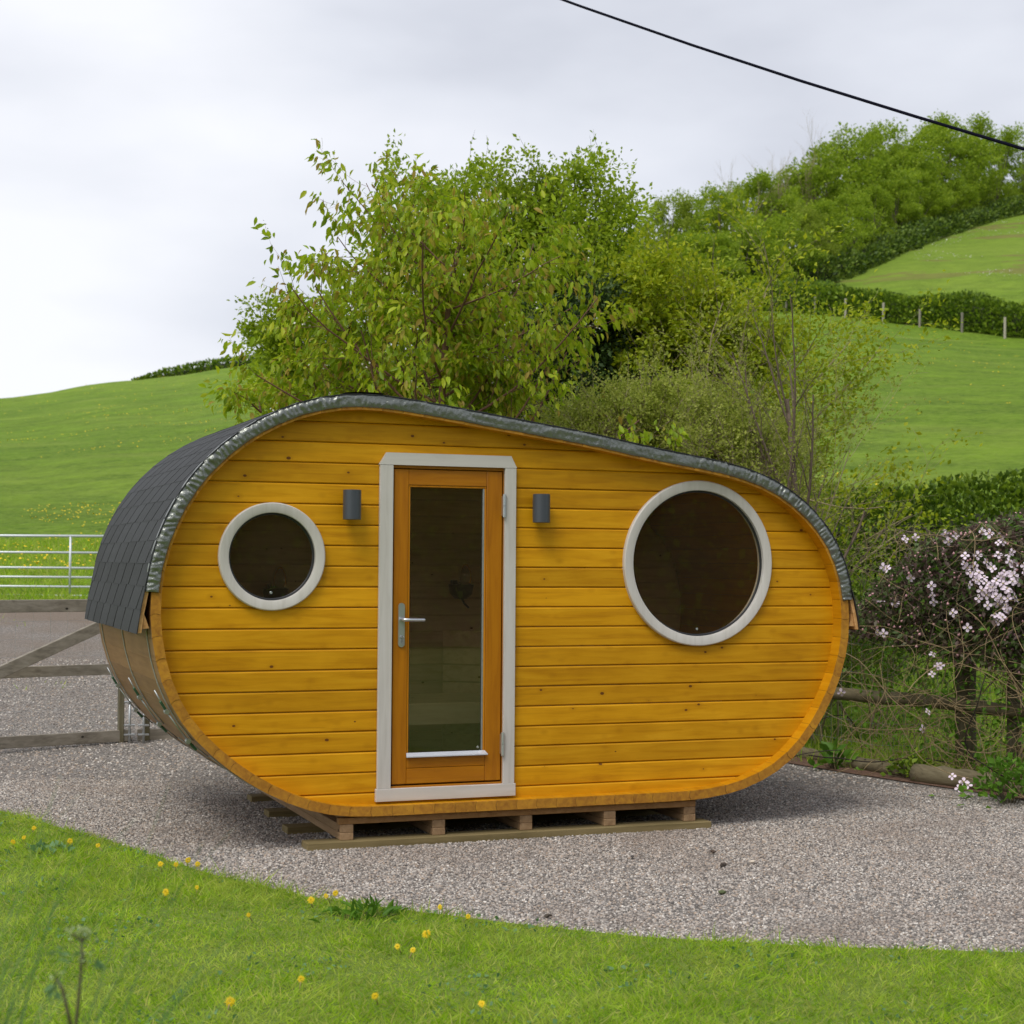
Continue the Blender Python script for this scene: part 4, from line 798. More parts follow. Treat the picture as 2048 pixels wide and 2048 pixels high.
# twiggy shrub with pale buds in front of them
spec = dict(steps=[8, 7, 5, 3], wig=[.05, .08, .12, .15], up=[.04, .05, .04, .02], n=[9, 5, 3], ang=[.45, .5, .6], lr=[.5, .5, .5], t0=[.2, .15, .15], lv=1, rr=.55, cone=.5)
ts1, _t, _r = tree('twiggy_shrub', 1290, 15.6, spec, 2.9, np.array([0., 0.]), 'dense twiggy shrub with tiny pale leaves above the middle of the roof', 'shrub', Lf['twig'], 19000, .030, Bk['pale'], 41, .04, stems=11, spread=.24, r0=.013, group=None)
mass(ts1, [(1230, 830, 140, 60), (1330, 810, 130, 80), (1130, 850, 100, 40)], 14000, .032, Lf['twig'], 76, 15.6, Bk['pale'], .17, .5)
ts2, _t, _r = tree('twiggy_shrub', 1480, 15.4, spec, 2.8, np.array([.02, 0.]), 'second twiggy pale shrub above the roof over the large window', 'shrub', Lf['twig'], 15000, .032, Bk['pale'], 42, .04, stems=11, spread=.24, r0=.013)
mass(ts2, [(1430, 860, 120, 70), (1520, 900, 90, 70)], 9000, .032, Lf['twig'], 77, 15.4, Bk['pale'], .17, .5)
tree('twiggy_shrub', 1075, 15.8, spec, 2.4, np.array([0., 0.]), 'low twiggy shrub beside the cherry just above the roof slope', 'shrub', Lf['willow'], 7000, .035, Bk['pale'], 43, .04, stems=7, spread=.20, r0=.011)
# bare young tree on the right
spec = dict(steps=[12, 9, 6, 3], wig=[.035, .05, .10, .1], up=[.0, .06, .05, .03], n=[12, 5.5, 2.5], ang=[.62, .5, .5], lr=[.62, .42, .4], t0=[.16, .2, .2], lv=2, rr=.5, cone=.75)
tree('bare_sapling', 1598, 14.7, spec, 3.3, np.array([.09, -.02]), 'almost bare young tree leaning right, budding twigs spread against the field', 'tree', Lf['twig'], 380, .020, Bk['sap'], 55, .010, r0=.055)
tree('bare_sapling', 1560, 14.9, spec, 2.7, np.array([-.01, 0.]), 'thin upright bare stem left of the leaning young tree', 'tree', Lf['twig'], 320, .021, Bk['sap'], 57, .010, r0=.028)
spec = dict(steps=[9, 6, 4], wig=[.06, .1, .12], up=[.02, .05, .03], n=[7, 3], ang=[.5, .5], lr=[.45, .45], t0=[.2, .2], lv=1, rr=.55, cone=.5)
tree('twiggy_shrub', 1640, 15.6, spec, 1.55, np.array([.08, 0.]), 'light green loose shrub behind the right end of the roof', 'shrub', Lf['hedge'], 5500, .042, Bk['pale'], 61, .07, stems=10, spread=.30, r0=.012)
tree('twiggy_shrub', 1745, 15.9, spec, 1.35, np.array([.05, 0.]), 'loose green shrub between the cabin end and the clematis', 'shrub', Lf['hedge'], 5000, .042, Bk['pale'], 62, .07, stems=8, spread=.28, r0=.011)

# ------------------------------------------------------------------ hedges
def hedge(name, pts, wdt, hts, n, ls, leaf, seed, label, rough=.25, cat='hedge', group=None, lump=.9):
    rng = np.random.default_rng(seed); pts = np.array(pts); d = np.r_[0, np.cumsum(np.linalg.norm(np.diff(pts, axis=0), axis=1))]; L = d[-1]; hts = np.array(hts if hasattr(hts, '__len__') else [hts]*len(pts))
    s = rng.uniform(0, L, n); x = np.interp(s, d, pts[:, 0]); y = np.interp(s, d, pts[:, 1]); h = np.interp(s, d, hts); seg = np.clip(np.searchsorted(d, s, 'right')-1, 0, len(pts)-2)
    td = (pts[1:]-pts[:-1])/np.diff(d)[:, None]; nx, ny = -td[seg, 1], td[seg, 0]
    lumpv = np.array([noise.noise(Vector((a*lump/wdt, 1.3*seed, 0)))+.5*noise.noise(Vector((a*3*lump/wdt, 7*seed, 0))) for a in s]); h = h*(1+rough*lumpv)
    th = rng.uniform(-.25, math.pi+.25, n); ex = .45; cx = np.sign(np.cos(th))*np.abs(np.cos(th))**ex; cz = np.clip(np.sign(np.sin(th))*np.abs(np.sin(th))**ex, -.2, 1); r = 1-np.abs(rng.normal(0, .13, n)); 
    off = cx*wdt/2*r*(1+.25*lumpv); zz = h*np.where(rng.random(n) < .5, np.clip(cz, 0, 1)*r, rng.uniform(0, 1, n)*np.clip(cz, .0, 1)*r)
    X = x+nx*off; Y = y+ny*off; zg = np.array([T(float(a), float(b)) for a, b in zip(x[::1], y[::1])]) if n < 9000 else np.interp(s, np.linspace(0, L, 200), [T(float(np.interp(q, d, pts[:, 0])), float(np.interp(q, d, pts[:, 1]))) for q in np.linspace(0, L, 200)])
    rt = root(name, (float(pts[0][0]), float(pts[0][1]), T(*pts[0])), label, cat, group)
    pos = np.stack([X, Y, zg+zz], 1); al = np.stack([nx*cx, ny*cx, cz+.3], 1)+rng.normal(0, .5, (n, 3)); nm = np.stack([nx*cx, ny*cx, cz], 1)+rng.normal(0, .5, (n, 3)); nm = nm*.7+np.array([0, 0, .35])
    sz = ls*rng.uniform(.6, 1.4, n); V, F = scatter(LEAF4[0], LEAF4[1], pos, al, nm, np.stack([sz*.75, sz, sz], 1)); tag(link('foliage', np_mesh('foliage', V, F, leaf), rt), kind='stuff')
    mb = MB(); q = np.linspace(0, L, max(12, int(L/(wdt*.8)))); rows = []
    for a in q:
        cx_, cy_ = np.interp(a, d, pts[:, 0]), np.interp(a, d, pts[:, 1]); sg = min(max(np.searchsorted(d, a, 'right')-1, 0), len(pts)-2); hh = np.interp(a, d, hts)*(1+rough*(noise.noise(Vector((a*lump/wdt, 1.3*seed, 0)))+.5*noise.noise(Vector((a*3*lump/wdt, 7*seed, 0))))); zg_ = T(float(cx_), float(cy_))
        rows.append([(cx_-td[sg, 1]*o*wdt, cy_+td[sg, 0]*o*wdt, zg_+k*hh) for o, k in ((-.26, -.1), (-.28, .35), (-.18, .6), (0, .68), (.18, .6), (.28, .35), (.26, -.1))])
    mb.add([v for r_ in rows for v in r_], [(i*7+j, i*7+j+1, (i+1)*7+j+1, (i+1)*7+j) for i in range(len(rows)-1) for j in range(6)]); mb.build('dark_core', Bk['core_shade'], rt)  # solid dark core added to paint the shade inside the hedge
    return rt
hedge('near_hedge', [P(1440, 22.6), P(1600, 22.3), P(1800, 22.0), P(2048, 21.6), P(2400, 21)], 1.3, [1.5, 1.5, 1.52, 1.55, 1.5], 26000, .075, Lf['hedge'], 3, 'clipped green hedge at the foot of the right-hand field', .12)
hp_ = [P(1385, 116), P(1460, 115), P(1560, 113), P(1700, 105.5), P(1800, 102), P(1930, 98), P(2048, 94.5), P(2300, 89)]
hedge('field_hedge', hp_, 2.0, [1.9, 1.9, 1.9, 1.8, 1.8, 1.8, 1.8, 1.8], 34000, .20, Lf['hedge'], 7, 'long dark hedge dividing the two fields below the wood', .30, lump=.45)
hedge('crest_hedge', [P(262, 167.5), P(330, 168), P(420, 168), P(520, 169), P(640, 170), P(760, 172)], 2.4, [.35, 1.3, 1.35, 1.4, 1.5, 1.6], 7000, .28, Lf['hedge'], 9, 'thin hedge along the crest of the left hill', .10)
hedge('garden_hedge', [(-16, -24), (-9, -25.5), (0, -26), (8, -24), (16, -20)], 3.0, [7.0, 7.5, 8.0, 8.0, 7.5], 30000, .2, Lf['hedge'], 13, 'tall leafy garden screen behind the viewer, seen only mirrored in the cabin windows', .2)
PL = ['pale fence post furthest left along the field hedge', 'second fence post along the field hedge', 'tall pale fence post standing before the field hedge above the bare tree', 'pale fence post before the field hedge, next right of the tallest', 'short grey post sunk in the field hedge', 'dark narrow post half hidden in the field hedge', 'pale fence post at the far right of the field hedge']
for (px, yt, yb, c_), lb in zip(((1572, 600, 622, .6), (1630, 598, 634, .8), (1691, 600, 640, 1.15), (1767, 610, 652, 1.1), (1840, 618, 655, .8), (1925, 628, 668, .6), (2011, 640, 684, 1.2)), PL):
    dep = np.interp(px, [1385, 1560, 1700, 1800, 1930, 2048], [116, 113, 105.5, 102, 98, 94.5])-2.0; x, y = P(px, dep); z0 = T(x, y); h = (yb-yt)/3316*dep
    tag(MB().tube([(x, y, z0-.2), (x+.02, y, z0+h)], .075, 7).build('fence_post', plain('pale_split_post', (.34*c_, .31*c_, .25*c_), .9), None), lb, 'post', 'fence posts along the field hedge')

# ------------------------------------------------------------------ hillside wood
def crown_mesh(seed, leaf, n=10000, ls=.25):
    rng = np.random.default_rng(seed); K = 46; th = rng.uniform(0, 2*math.pi, K); zc = rng.uniform(.10, .93, K); rad_ = np.sin(np.clip(zc, .0, 1)**.75*math.pi*.93+.12)*.36+.06
    cc = np.stack([np.cos(th)*rad_*rng.uniform(.55, 1.1, K), np.sin(th)*rad_*rng.uniform(.55, 1.1, K), zc], 1); rs = rng.uniform(.07, .15, K)
    k = rng.integers(0, K, n); d = rng.normal(0, 1, (n, 3)); d /= np.linalg.norm(d, axis=1)[:, None]; r = rng.uniform(.45, 1.05, n)[:, None]
    pos = cc[k]+d*rs[k][:, None]*r*np.array([1, 1, .62]); w_ = pos[:, 2] > .8; pos[w_, 2] += rng.exponential(.02, w_.sum())
    al = d+rng.normal(0, .5, (n, 3)); al[:, 2] += .5; nm = d*.5+rng.normal(0, .5, (n, 3)); nm[:, 2] += .8; s = ls/10*rng.uniform(.55, 1.3, n)
    V, F = scatter(LEAF4[0], LEAF4[1], pos, al, nm, np.stack([s*.8, s, s], 1)); me = np_mesh('crown', V, F, leaf)
    segs = [(np.array([(0, 0, -.05), (.01, .0, .3), (0, .01, .8)]), np.array([.022, .016, .004]), 0)]
    for i in range(16):
        a = cc[rng.integers(0, K)]; segs.append((np.array([(0, 0, rng.uniform(.05, .35)), a*.55+np.array([0, 0, .08]), a]), np.array([.009, .006, .002]), 1))
    VV, FF, b0 = [], [], 0
    for pts, rr, _ in segs:
        for i, (p_, r2) in enumerate(zip(pts, rr)): VV += [(p_[0]+r2*math.cos(t), p_[1]+r2*math.sin(t), p_[2]) for t in (0, 2.1, 4.2)]
        for i in range(len(pts)-1):
            for j in range(3): FF.append((b0+i*3+j, b0+i*3+(j+1) % 3, b0+(i+1)*3+(j+1) % 3, b0+(i+1)*3+j))
        b0 += len(pts)*3
    return me, np_mesh('trunk', VV, FF, Bk['bark'])
PR = [crown_mesh(100+i, (Lf['wood'], Lf['wood'], Lf['wood2'])[i % 3]) for i in range(5)]
WT = [(1345, 395, 126, 500), (1392, 376, 128, 480), (1440, 388, 124, 470), (1490, 372, 132, 490), (1540, 352, 130, 470), (1585, 342, 138, 490), (1628, 300, 138, 480), (1672, 292, 144, 500), (1716, 268, 142, 480), (1760, 262, 150, 480), (1806, 250, 152, 460), (1852, 252, 158, 450), (1900, 238, 162, 450), (1950, 240, 168, 450), (2000, 262, 172, 450), (2048, 258, 176, 430), (2110, 250, 180, 430), (2180, 240, 184, 430),
      (1365, 470, 118, 0), (1425, 470, 117, 0), (1480, 455, 119, 0), (1530, 440, 121, 0), (1572, 430, 123, 0), (1612, 415, 127, 0), (1655, 405, 131, 0), (1702, 390, 136, 0), (1748, 375, 142, 0), (1792, 360, 147, 0), (1840, 345, 154, 0), (1890, 335, 163, 0), (1940, 330, 169, 0), (1995, 335, 173, 0), (2060, 330, 176, 0)]
DS = ['leafy']*0
rng0 = random.Random(9); nb = 0; nf = 0
for i, (px, yt, dep, _b) in enumerate(WT):
    back = _b > 0; dep = dep+(8 if back else 0); x, y = P(px, dep); z = T(x, y); h = ZP(px, yt, dep)-z; h = max(h, 4); wd_ = h*rng0.uniform(.85, 1.15)*(1.05 if back else 1.15); wd_ = min(wd_, 13)
    ordn = ['leftmost', 'second', 'third', 'fourth', 'fifth', 'sixth', 'seventh', 'eighth', 'ninth', 'tenth', 'eleventh', 'twelfth', 'thirteenth', 'fourteenth', 'fifteenth', 'sixteenth', 'seventeenth', 'eighteenth']
    if back: lb = '%s tree from the left in the skyline row of the hillside wood' % ordn[nb]; nb += 1
    else: lb = '%s lower tree from the left along the field edge of the hillside wood' % ordn[nf]; nf += 1
    rt = root('woodland_tree', (x, y, z), lb, 'tree', 'trees of the hillside wood'); cm, tm = PR[rng0.randrange(5)]; a = rng0.uniform(0, 6.28)
    for nm_, me in (('crown', cm), ('trunk', tm)):
        o_ = bpy.data.objects.new(nm_, me); C.objects.link(o_); attach(o_, rt); o_.matrix_basis = Matrix.Translation((x, y, z)) @ Matrix.Rotation(a, 4, 'Z') @ Matrix.Diagonal((wd_, wd_, h*1.04, 1))
spec = dict(steps=[7, 6, 5, 3], wig=[.04, .07, .1, .1], up=[.03, .06, .06, .04], n=[9, 6, 4], ang=[.4, .45, .5], lr=[.5, .5, .5], t0=[.25, .2, .2], lv=2, rr=.55, cone=.6)
for px, yt, dep, sd_, lb in ((1478, 372, 136, 3, 'bare grey tree rising from the left part of the wood'), (1556, 338, 140, 4, 'bare twiggy tree in the middle of the wood skyline'), (1612, 300, 145, 5, 'tallest bare tree standing out of the wood skyline')):
    x, y = P(px, dep); h = ZP(px, yt, dep)-T(x, y); tree('bare_tree', px, dep, spec, h, np.array([0, 0.]), lb, 'tree', None, 0, 1, Bk['pale'], sd_, stems=3, spread=.12, r0=.07, group='bare trees in the hillside wood')
ub = [P(1330, 123), P(1420, 123), P(1500, 123), P(1545, 124), P(1620, 127), P(1700, 134), P(1800, 147), P(1900, 160), P(2000, 170), P(2150, 176)]
hedge('wood_undergrowth', ub, 6, [4.0, 3.6, 3.0, 2.4, 1.9, 1.7, 1.6, 1.5, 1.5, 1.5], 26000, .26, Lf['under'], 17, 'bushes coloured dark as shade along the lower edge of the hillside wood', .75, 'bushes', lump=.7)

# ------------------------------------------------------------------ clematis on the fence
rng = np.random.default_rng(77); cxy = fl_(1.0)
cle = root('clematis', (cxy[0], cxy[1], 0), 'large clematis with bronze leaves and pale pink flowers sprawling over the rail fence', 'climber')
def cpt(n, dense=True):                                  # points in the sprawling mass: fence direction, depth, height
    out = []
    while len(out) < n:
        px = rng.uniform(1690, 2330); t = (px-1690)/360; top = np.interp(px, [1690, 1760, 1850, 1950, 2048, 2330], [1.25, 1.55, 1.85, 2.02, 2.08, 2.15]); bot = np.interp(px, [1690, 1800, 1900, 2048, 2330], [1.10, 1.0, .9, .8, .5])
        if not dense: bot = .05
        z = rng.uniform(bot, top); 
        if dense and rng.random() > .35+.65*((z-bot)/(top-bot))**.7: continue
        if rng.random() > np.interp(px, [1690, 1760, 1850, 2048], [.15, .45, .9, 1]): continue
        dep = np.interp(px, [1560, 1931, 2330], [15.1, 13.6, 11.9]) - .22 + rng.normal(0, .24); x, y = P(px, dep); out.append((x, y, z+.07*noise.noise(Vector((px*.02, z*3, 0)))))
    return np.array(out)
for nm_, r_, cnt, mt, dns in (('stems', .0035, 78, Bk['vine'], False), ('old_stems', .006, 7, Bk['darkb'], False), ('tangled_twigs', .0024, 520, Bk['bark'], True), ('tendrils', .0024, 300, Bk['vine'], False)):
    segs = []; st_ = cpt(cnt, dns)
    for p in st_:
        if nm_ in ('stems', 'old_stems'): p = p*np.array([1, 1, 0])+np.array([0, 0, .02]); d = np.array([rng.normal(0, .3), rng.normal(0, .3), 1.0]); k, st, up = 26, .075, .03
        else: d = rng.normal(0, 1, 3); k, st, up = (14, .05, 0) if nm_ == 'tangled_twigs' else (22, .06, -.06)
        pts = [p.copy()]; wv = rng.normal(0, 1, 3)*.35
        for i in range(k):
            wv = wv*.85+rng.normal(0, .14, 3); d = nv(d+wv+np.array([0, 0, up])); 
            q = p+d*st
            if q[2] < .02: d[2] = abs(d[2]); q = p+d*st
            if q[2] > 2.0: d[2] = -abs(d[2]); q = p+d*st
            p = q; pts.append(p.copy())
        segs.append((np.array(pts), np.full(k+1, r_*rng.uniform(.6, 1.4)), 1))
    if 'stems' in nm_:
        for sg in segs: tubes([sg], 'stem', mt, cle)
    else: tag(tubes(segs, nm_, mt, cle), kind='stuff')
n = 20000; pos = cpt(n); tag(leaves(rng, pos, rng.normal(0, 1, (n, 3)), .055, 'foliage', Lf['clem'], cle, asp=.5, drop=.5, flat=.5), kind='stuff')
n = 3800; pos = cpt(n, False); tag(leaves(rng, pos, rng.normal(0, 1, (n, 3)), .05, 'green_leaves', Lf['bramble'], cle, asp=.6, drop=.4), kind='stuff')
# flower prototype: four petals and a tuft of stamens
def petal_mesh(k):
    V, F = [], []
    for q in range(4):
        a = q*math.pi/2+.1*k; ca, sa = math.cos(a), math.sin(a); pr_ = [(0, .10, 0), (-.30, .42, .05), (-.36, .75, .10), (-.16, 1.0, .04), (.16, 1.0, .04), (.36, .75, .10), (.30, .42, .05), (0, .62, -.04)]
        b0 = len(V); V += [((x*ca-y*sa)*.034, (x*sa+y*ca)*.034, (z-.12*k*y)*.034) for x, y, z in pr_]; F += [(b0+i, b0+(i+1) % 7, b0+7) for i in range(7)]
    return np_mesh('petals', V, F, Mt['petal'], True)
pm = [petal_mesh(k) for k in (0, 1, 2)]
mb = MB()
for i in range(16): a = i*2.4; r_ = .006*math.sqrt(i/16); mb.tube([(0, 0, 0), (r_*math.cos(a)*1.4, r_*math.sin(a)*1.4, .011)], .0011, 3)
stm = mb.build('stamens', Mt['stamen']); sm_me = stm.data; bpy.data.objects.remove(stm)
FL = []
def pix_flower(px, y, dd=-.5): dep = np.interp(px, [1560, 1931, 2330], [15.1, 13.6, 11.9])+dd; x, yy = P(px, dep); FL.append((x, yy, ZP(px, y, dep)))
for px, y in ((1811, 1076), (1832, 1072), (1892, 1066), (1912, 1070), (1776, 1135), (1768, 1132), (1820, 1128), (1762, 1200), (1792, 1204), (1756, 1262), (1768, 1264), (1866, 1305), (1876, 1330), (1865, 1345), (1882, 1328), (1856, 1420), (1846, 1454), (1905, 1548), (1928, 1560), (1936, 1566), (1918, 1572), (1866, 1188), (1868, 1202), (1684, 1382)): pix_flower(px, y, -.62 if y < 1500 else -1.62)
for c0, n_ in (((1975, 1125), 7), ((1950, 1160), 7), ((1990, 1150), 9), ((2010, 1165), 7), ((2035, 1140), 6), ((1925, 1100), 3), ((1990, 1060), 4), ((2030, 1090), 5), ((1850, 1150), 2), ((1900, 1230), 2), ((1970, 1170), 6), ((2000, 1205), 6), ((2030, 1210), 5), ((2005, 1220), 4), ((2040, 1170), 6), ((2100, 1180), 9), ((2150, 1130), 9), ((2200, 1220), 9)):
    for _ in range(n_): pix_flower(c0[0]+rng.normal(0, 19), c0[1]+rng.normal(0, 15), -.80+rng.normal(0, .05))
tocam = Vector(CAM)
for i, p in enumerate(FL):
    fo = bpy.data.objects.new('flower', sm_me); C.objects.link(fo); attach(fo, cle)
    d = (Vector(CAM)-Vector(p)).normalized(); d = (d+Vector(rng.normal(0, .45, 3))+Vector((0, 0, .25))).normalized(); M_ = d.to_track_quat('Z', 'Y').to_matrix().to_4x4(); s_ = rng.uniform(.85, 1.15)
    fo.matrix_basis = Matrix.Translation(p) @ M_ @ Matrix.Scale(s_, 4)
    po = bpy.data.objects.new('petals', pm[i % 3]); C.objects.link(po); po.parent = fo
n = 1100; pos = cpt(n); pos[:, :2] -= (FW*.16); V, F = scatter(np.array([(0, 0, 0), (-.5, .5, 0), (0, .5, .5), (.5, .5, 0), (0, .5, -.5), (0, 1.1, 0)]), [(0, 2, 1), (0, 3, 2), (0, 4, 3), (0, 1, 4), (5, 1, 2), (5, 2, 3), (5, 3, 4), (5, 4, 1)], pos, rng.normal(0, .4, (n, 3))+np.array([0, 0, 1]), rng.normal(0, 1, (n, 3)), rng.uniform(.018, .03, n))
tag(link('buds', np_mesh('buds', V, F, Mt['bud'], True), cle), kind='stuff')

# bramble leaves and weeds along the verge
def clump(name, px, dep, n, r, h, ls, leaf, seed, label, cat, tm=LEAF4, asp=.7):
    rg = np.random.default_rng(seed); x, y = P(px, dep); z = max(T(x, y), 0); rt = root(name, (x, y, z), label, cat)
    u = rg.normal(0, .45, (n, 2))*r; hh = h*np.exp(-(u**2).sum(1)/(r*r))*rg.uniform(.25, 1, n); pos = np.stack([x+u[:, 0], y+u[:, 1], z+hh], 1)
    dr = np.stack([u[:, 0]/r, u[:, 1]/r, np.full(n, .5)], 1); leaves(rg, pos, dr, ls, 'leaves', leaf, rt, tm, asp, 0, flat=.5)
    segs = [(np.array([(x+u[i, 0]*.3, y+u[i, 1]*.3, z), (x+u[i, 0]*.7, y+u[i, 1]*.7, z+hh[i]*.6), pos[i]]), np.array([.003, .0025, .0015]), 1) for i in range(0, n, max(1, n//40))]
    tubes(segs, 'stems', Bk['stem'], rt); return rt
clump('bramble', 2020, 11.75, 330, .30, .34, .055, Lf['bramble'], 1, 'fresh green bramble leaves spilling over the gravel at the right edge', 'bramble')
clump('bramble', 1825, 13.05, 170, .20, .22, .05, Lf['hedge'], 2, 'small dark bramble between two edging logs', 'bramble')
clump('dock_weed', 1668, 13.6, 26, .11, .16, .13, Lf['bramble'], 3, 'bright green broad-leaved weed in front of the first edging log', 'weed', LEAF6, .5)
clump('dandelion_plant', 742, 7.82, 90, .17, .05, .075, Lf['bramble'], 4, 'low jagged weed rosettes where the lawn meets the gravel', 'weed', LEAF6, .28)
clump('clover_patch', 108, 9.5, 60, .18, .03, .05, Lf['blur'], 6, 'bluish clover patch in the left part of the lawn', 'weed')

# ------------------------------------------------------------------ lawn grass blades (real geometry over the part in view)
rng = np.random.default_rng(4)
BL = (np.array([(-.5, 0, 0), (.5, 0, 0), (.42, .5, .10), (-.42, .5, .10), (0, 1, .38)]), [(0, 1, 2), (0, 2, 3), (3, 2, 4)])
def blades(name, xy, z0, hgt, wid, leaf, lean=.55, par=None):
    n = len(xy); pos = np.column_stack([xy, z0]); al = rng.normal(0, lean, (n, 3)); al[:, 2] = 1; nm = rng.normal(0, 1, (n, 3)); nm[:, 2] *= .3
    # neighbouring blades lean alike
    al[:, 0] += np.array([noise.noise(Vector((a*2.6, b*2.6, 2))) for a, b in xy])*1.0; al[:, 1] += np.array([noise.noise(Vector((a*2.6, b*2.6, 8))) for a, b in xy])*1.0
    V, F = scatter(BL[0], BL[1], pos, al, nm, np.stack([wid, hgt, hgt], 1)); me = np_mesh(name, V, F, leaf); return link(name, me, par)
def sample(n, d0, d1, p0, p1, cond):
    dep = np.sqrt(rng.uniform(d0*d0, d1*d1, n)); px = rng.uniform(p0, p1, n); xy = CAM[:2]+FW*dep[:, None]+RT*((px-1024)/3316*dep)[:, None]; return xy[cond(xy[:, 0], xy[:, 1])]
ly = lambda x: np.interp(x, [p[0] for p in LAWN], [p[1] for p in LAWN])
edge = lambda x, y: y < ly(x) + .03*np.sin(x*7)+.025*np.sin(x*19+1)
X1 = sample(240000, 5.3, 12.5, -260, 2300, edge)
dens = np.array([noise.noise(Vector((a*1.4, b*1.4, 5))) for a, b in X1]); tall = np.clip(.95+1.0*dens, .5, 1.7)
edb = np.clip(1-(ly(X1[:, 0])-X1[:, 1])/.25, 0, 1)
h = rng.gamma(5, .0066, len(X1))*tall*(1+.45*edb); tag(blades('lawn_grass', X1, np.full(len(X1), .012), h, rng.uniform(.0028, .0055, len(X1)), Lf['grass'], 1.0), 'thick uneven mown grass of the front lawn', kind='stuff')
X2 = sample(9000, 4.2, 5.6, -400, 2400, edge); tag(blades('lawn_grass_fringe', X2, np.full(len(X2), .012), rng.gamma(5, .008, len(X2)), np.full(len(X2), .005), Lf['grass']), 'sparser grass of the lawn nearest the viewer', kind='stuff')
X6 = sample(9000, 5.4, 11.5, -150, 2250, edge); X6 = X6[np.array([noise.noise(Vector((a*1.9, b*1.9, 14))) > .12 for a, b in X6])]; tag(leaves(rng, np.column_stack([X6, rng.uniform(.015, .04, len(X6))]), rng.normal(0, 1, (len(X6), 3)), .022, 'lawn_clover', Lf['blur'], None, asp=.9, flat=.9), 'patches of small round clover leaves in the lawn', kind='stuff')
# grass round the logs, at the fence foot and beyond it
def band(n, p0, p1, f0, f1):
    px = rng.uniform(p0, p1, n); t = rng.uniform(0, 1, n); d = np.interp(px, [1560, 1931, 2330], [15.1, 13.6, 11.9]); dep = d+f0+(f1-f0)*t; return CAM[:2]+FW*dep[:, None]+RT*((px-1024)/3316*dep)[:, None]
X3 = band(16000, 1380, 2300, -.75, 7.0); X4 = band(5200, 1540, 2300, -.95, .5); X3 = np.r_[X3, X4]
z3 = np.array([T(a, b) for a, b in X3]); tag(blades('verge_grass', X3, z3, rng.gamma(5, .022, len(X3))*np.where(rng.random(len(X3)) < .3, 1.4, .8), rng.uniform(.004, .008, len(X3)), Lf['grass'], .4), 'long bright grass around the edging logs and beyond the fence', kind='stuff')
X5 = np.r_[sample(26000, 23.6, 34, -60, 420, lambda x, y: x > -99), sample(1200, 14.5, 23, -60, 420, lambda x, y: (np.sin(x*2.1+1)*np.sin(y*1.3) > .82))]
z5 = np.array([T(a, b) for a, b in X5]); tag(blades('field_grass', X5, z5, rng.gamma(4, .022, len(X5)), rng.uniform(.008, .016, len(X5)), Lf['grass'], .5), 'rough grass of the field round the metal gate', kind='stuff')

# yellow flowers over the pasture, too many and small to count
def dots(n, d0, d1, p0, p1, size, z=.12, thr=-.05):
    xy = sample(n, d0, d1, p0, p1, lambda x, y: x > -999); ok = np.array([noise.noise(Vector((a*.16, b*.16, 4))) > thr for a, b in xy]); xy = xy[ok]; zz = np.array([T(a, b)+z for a, b in xy]); m_ = len(xy)
    return np.column_stack([xy, zz]), size*rng.uniform(.6, 1.3, m_)
q = [dots(1100, 24.5, 40, -60, 560, .034, .16, .1), dots(800, 42, 100, -60, 560, .045, .15, .1), dots(300, 100, 160, -60, 560, .06, .15, .1), dots(500, 26, 95, 1600, 2100, .045, .12, .05)]
pos = np.concatenate([a for a, _ in q]); sz = np.concatenate([b_ for _, b_ in q]); V, F = scatter(np.array([(-.5, -.5, 0), (.5, -.5, 0), (.5, .5, 0), (-.5, .5, 0), (0, 0, .45)]), [(0, 1, 4), (1, 2, 4), (2, 3, 4), (3, 0, 4)], pos, rng.normal(0, .3, pos.shape)+np.array([1, 0, 0]), rng.normal(0, .3, pos.shape)+np.array([0, 0, 1.]), sz)
tag(link('field_dandelions', np_mesh('field_dandelions', V, F, Mt['petal_y'])), 'yellow dandelions scattered over the hillside pasture', kind='stuff')
q = dots(2600, 118, 178, 1620, 2090, .075, .10, .12); V, F = scatter(np.array([(-.5, -.5, 0), (.5, -.5, 0), (.5, .5, 0), (-.5, .5, 0), (0, 0, .3)]), [(0, 1, 4), (1, 2, 4), (2, 3, 4), (3, 0, 4)], q[0], rng.normal(0, .3, q[0].shape)+np.array([1, 0, 0]), rng.normal(0, .3, q[0].shape)+np.array([0, 0, 1.]), q[1])
tag(link('white_field_flowers', np_mesh('white_field_flowers', V, F, Mt['blossom'])), 'pale flower patches on the upper field below the wood', kind='stuff')

# ------------------------------------------------------------------ single dandelions on the lawn
def floret_mesh(seed):
    r_ = np.random.default_rng(seed); V, F = [], []
    for ring, (n_, rad_, tilt) in enumerate(((22, 1.0, .10), (18, .75, .32), (14, .5, .6), (9, .26, 1.1))):
        for i in range(n_):
            a = 2*math.pi*(i+.5*ring)/n_+r_.normal(0, .05); L = rad_*r_.uniform(.85, 1.1); b0 = len(V); z = tilt*L; w_ = .10
            ca, sa = math.cos(a), math.sin(a)
            for x, y, zz in ((.1, -w_*.4, .05), (L*.7, -w_, z*.9), (L, 0, z*.7), (L*.7, w_, z*.9), (.1, w_*.4, .05)): V.append((x*ca-y*sa, x*sa+y*ca, zz))
            F.append((b0, b0+1, b0+2, b0+3, b0+4))
    me = bpy.data.meshes.new('florets'); me.from_pydata([tuple(c*.0175 for c in v) for v in V], [], F); me.materials.append(Mt['petal_y']); return me
fms = [floret_mesh(i) for i in range(3)]
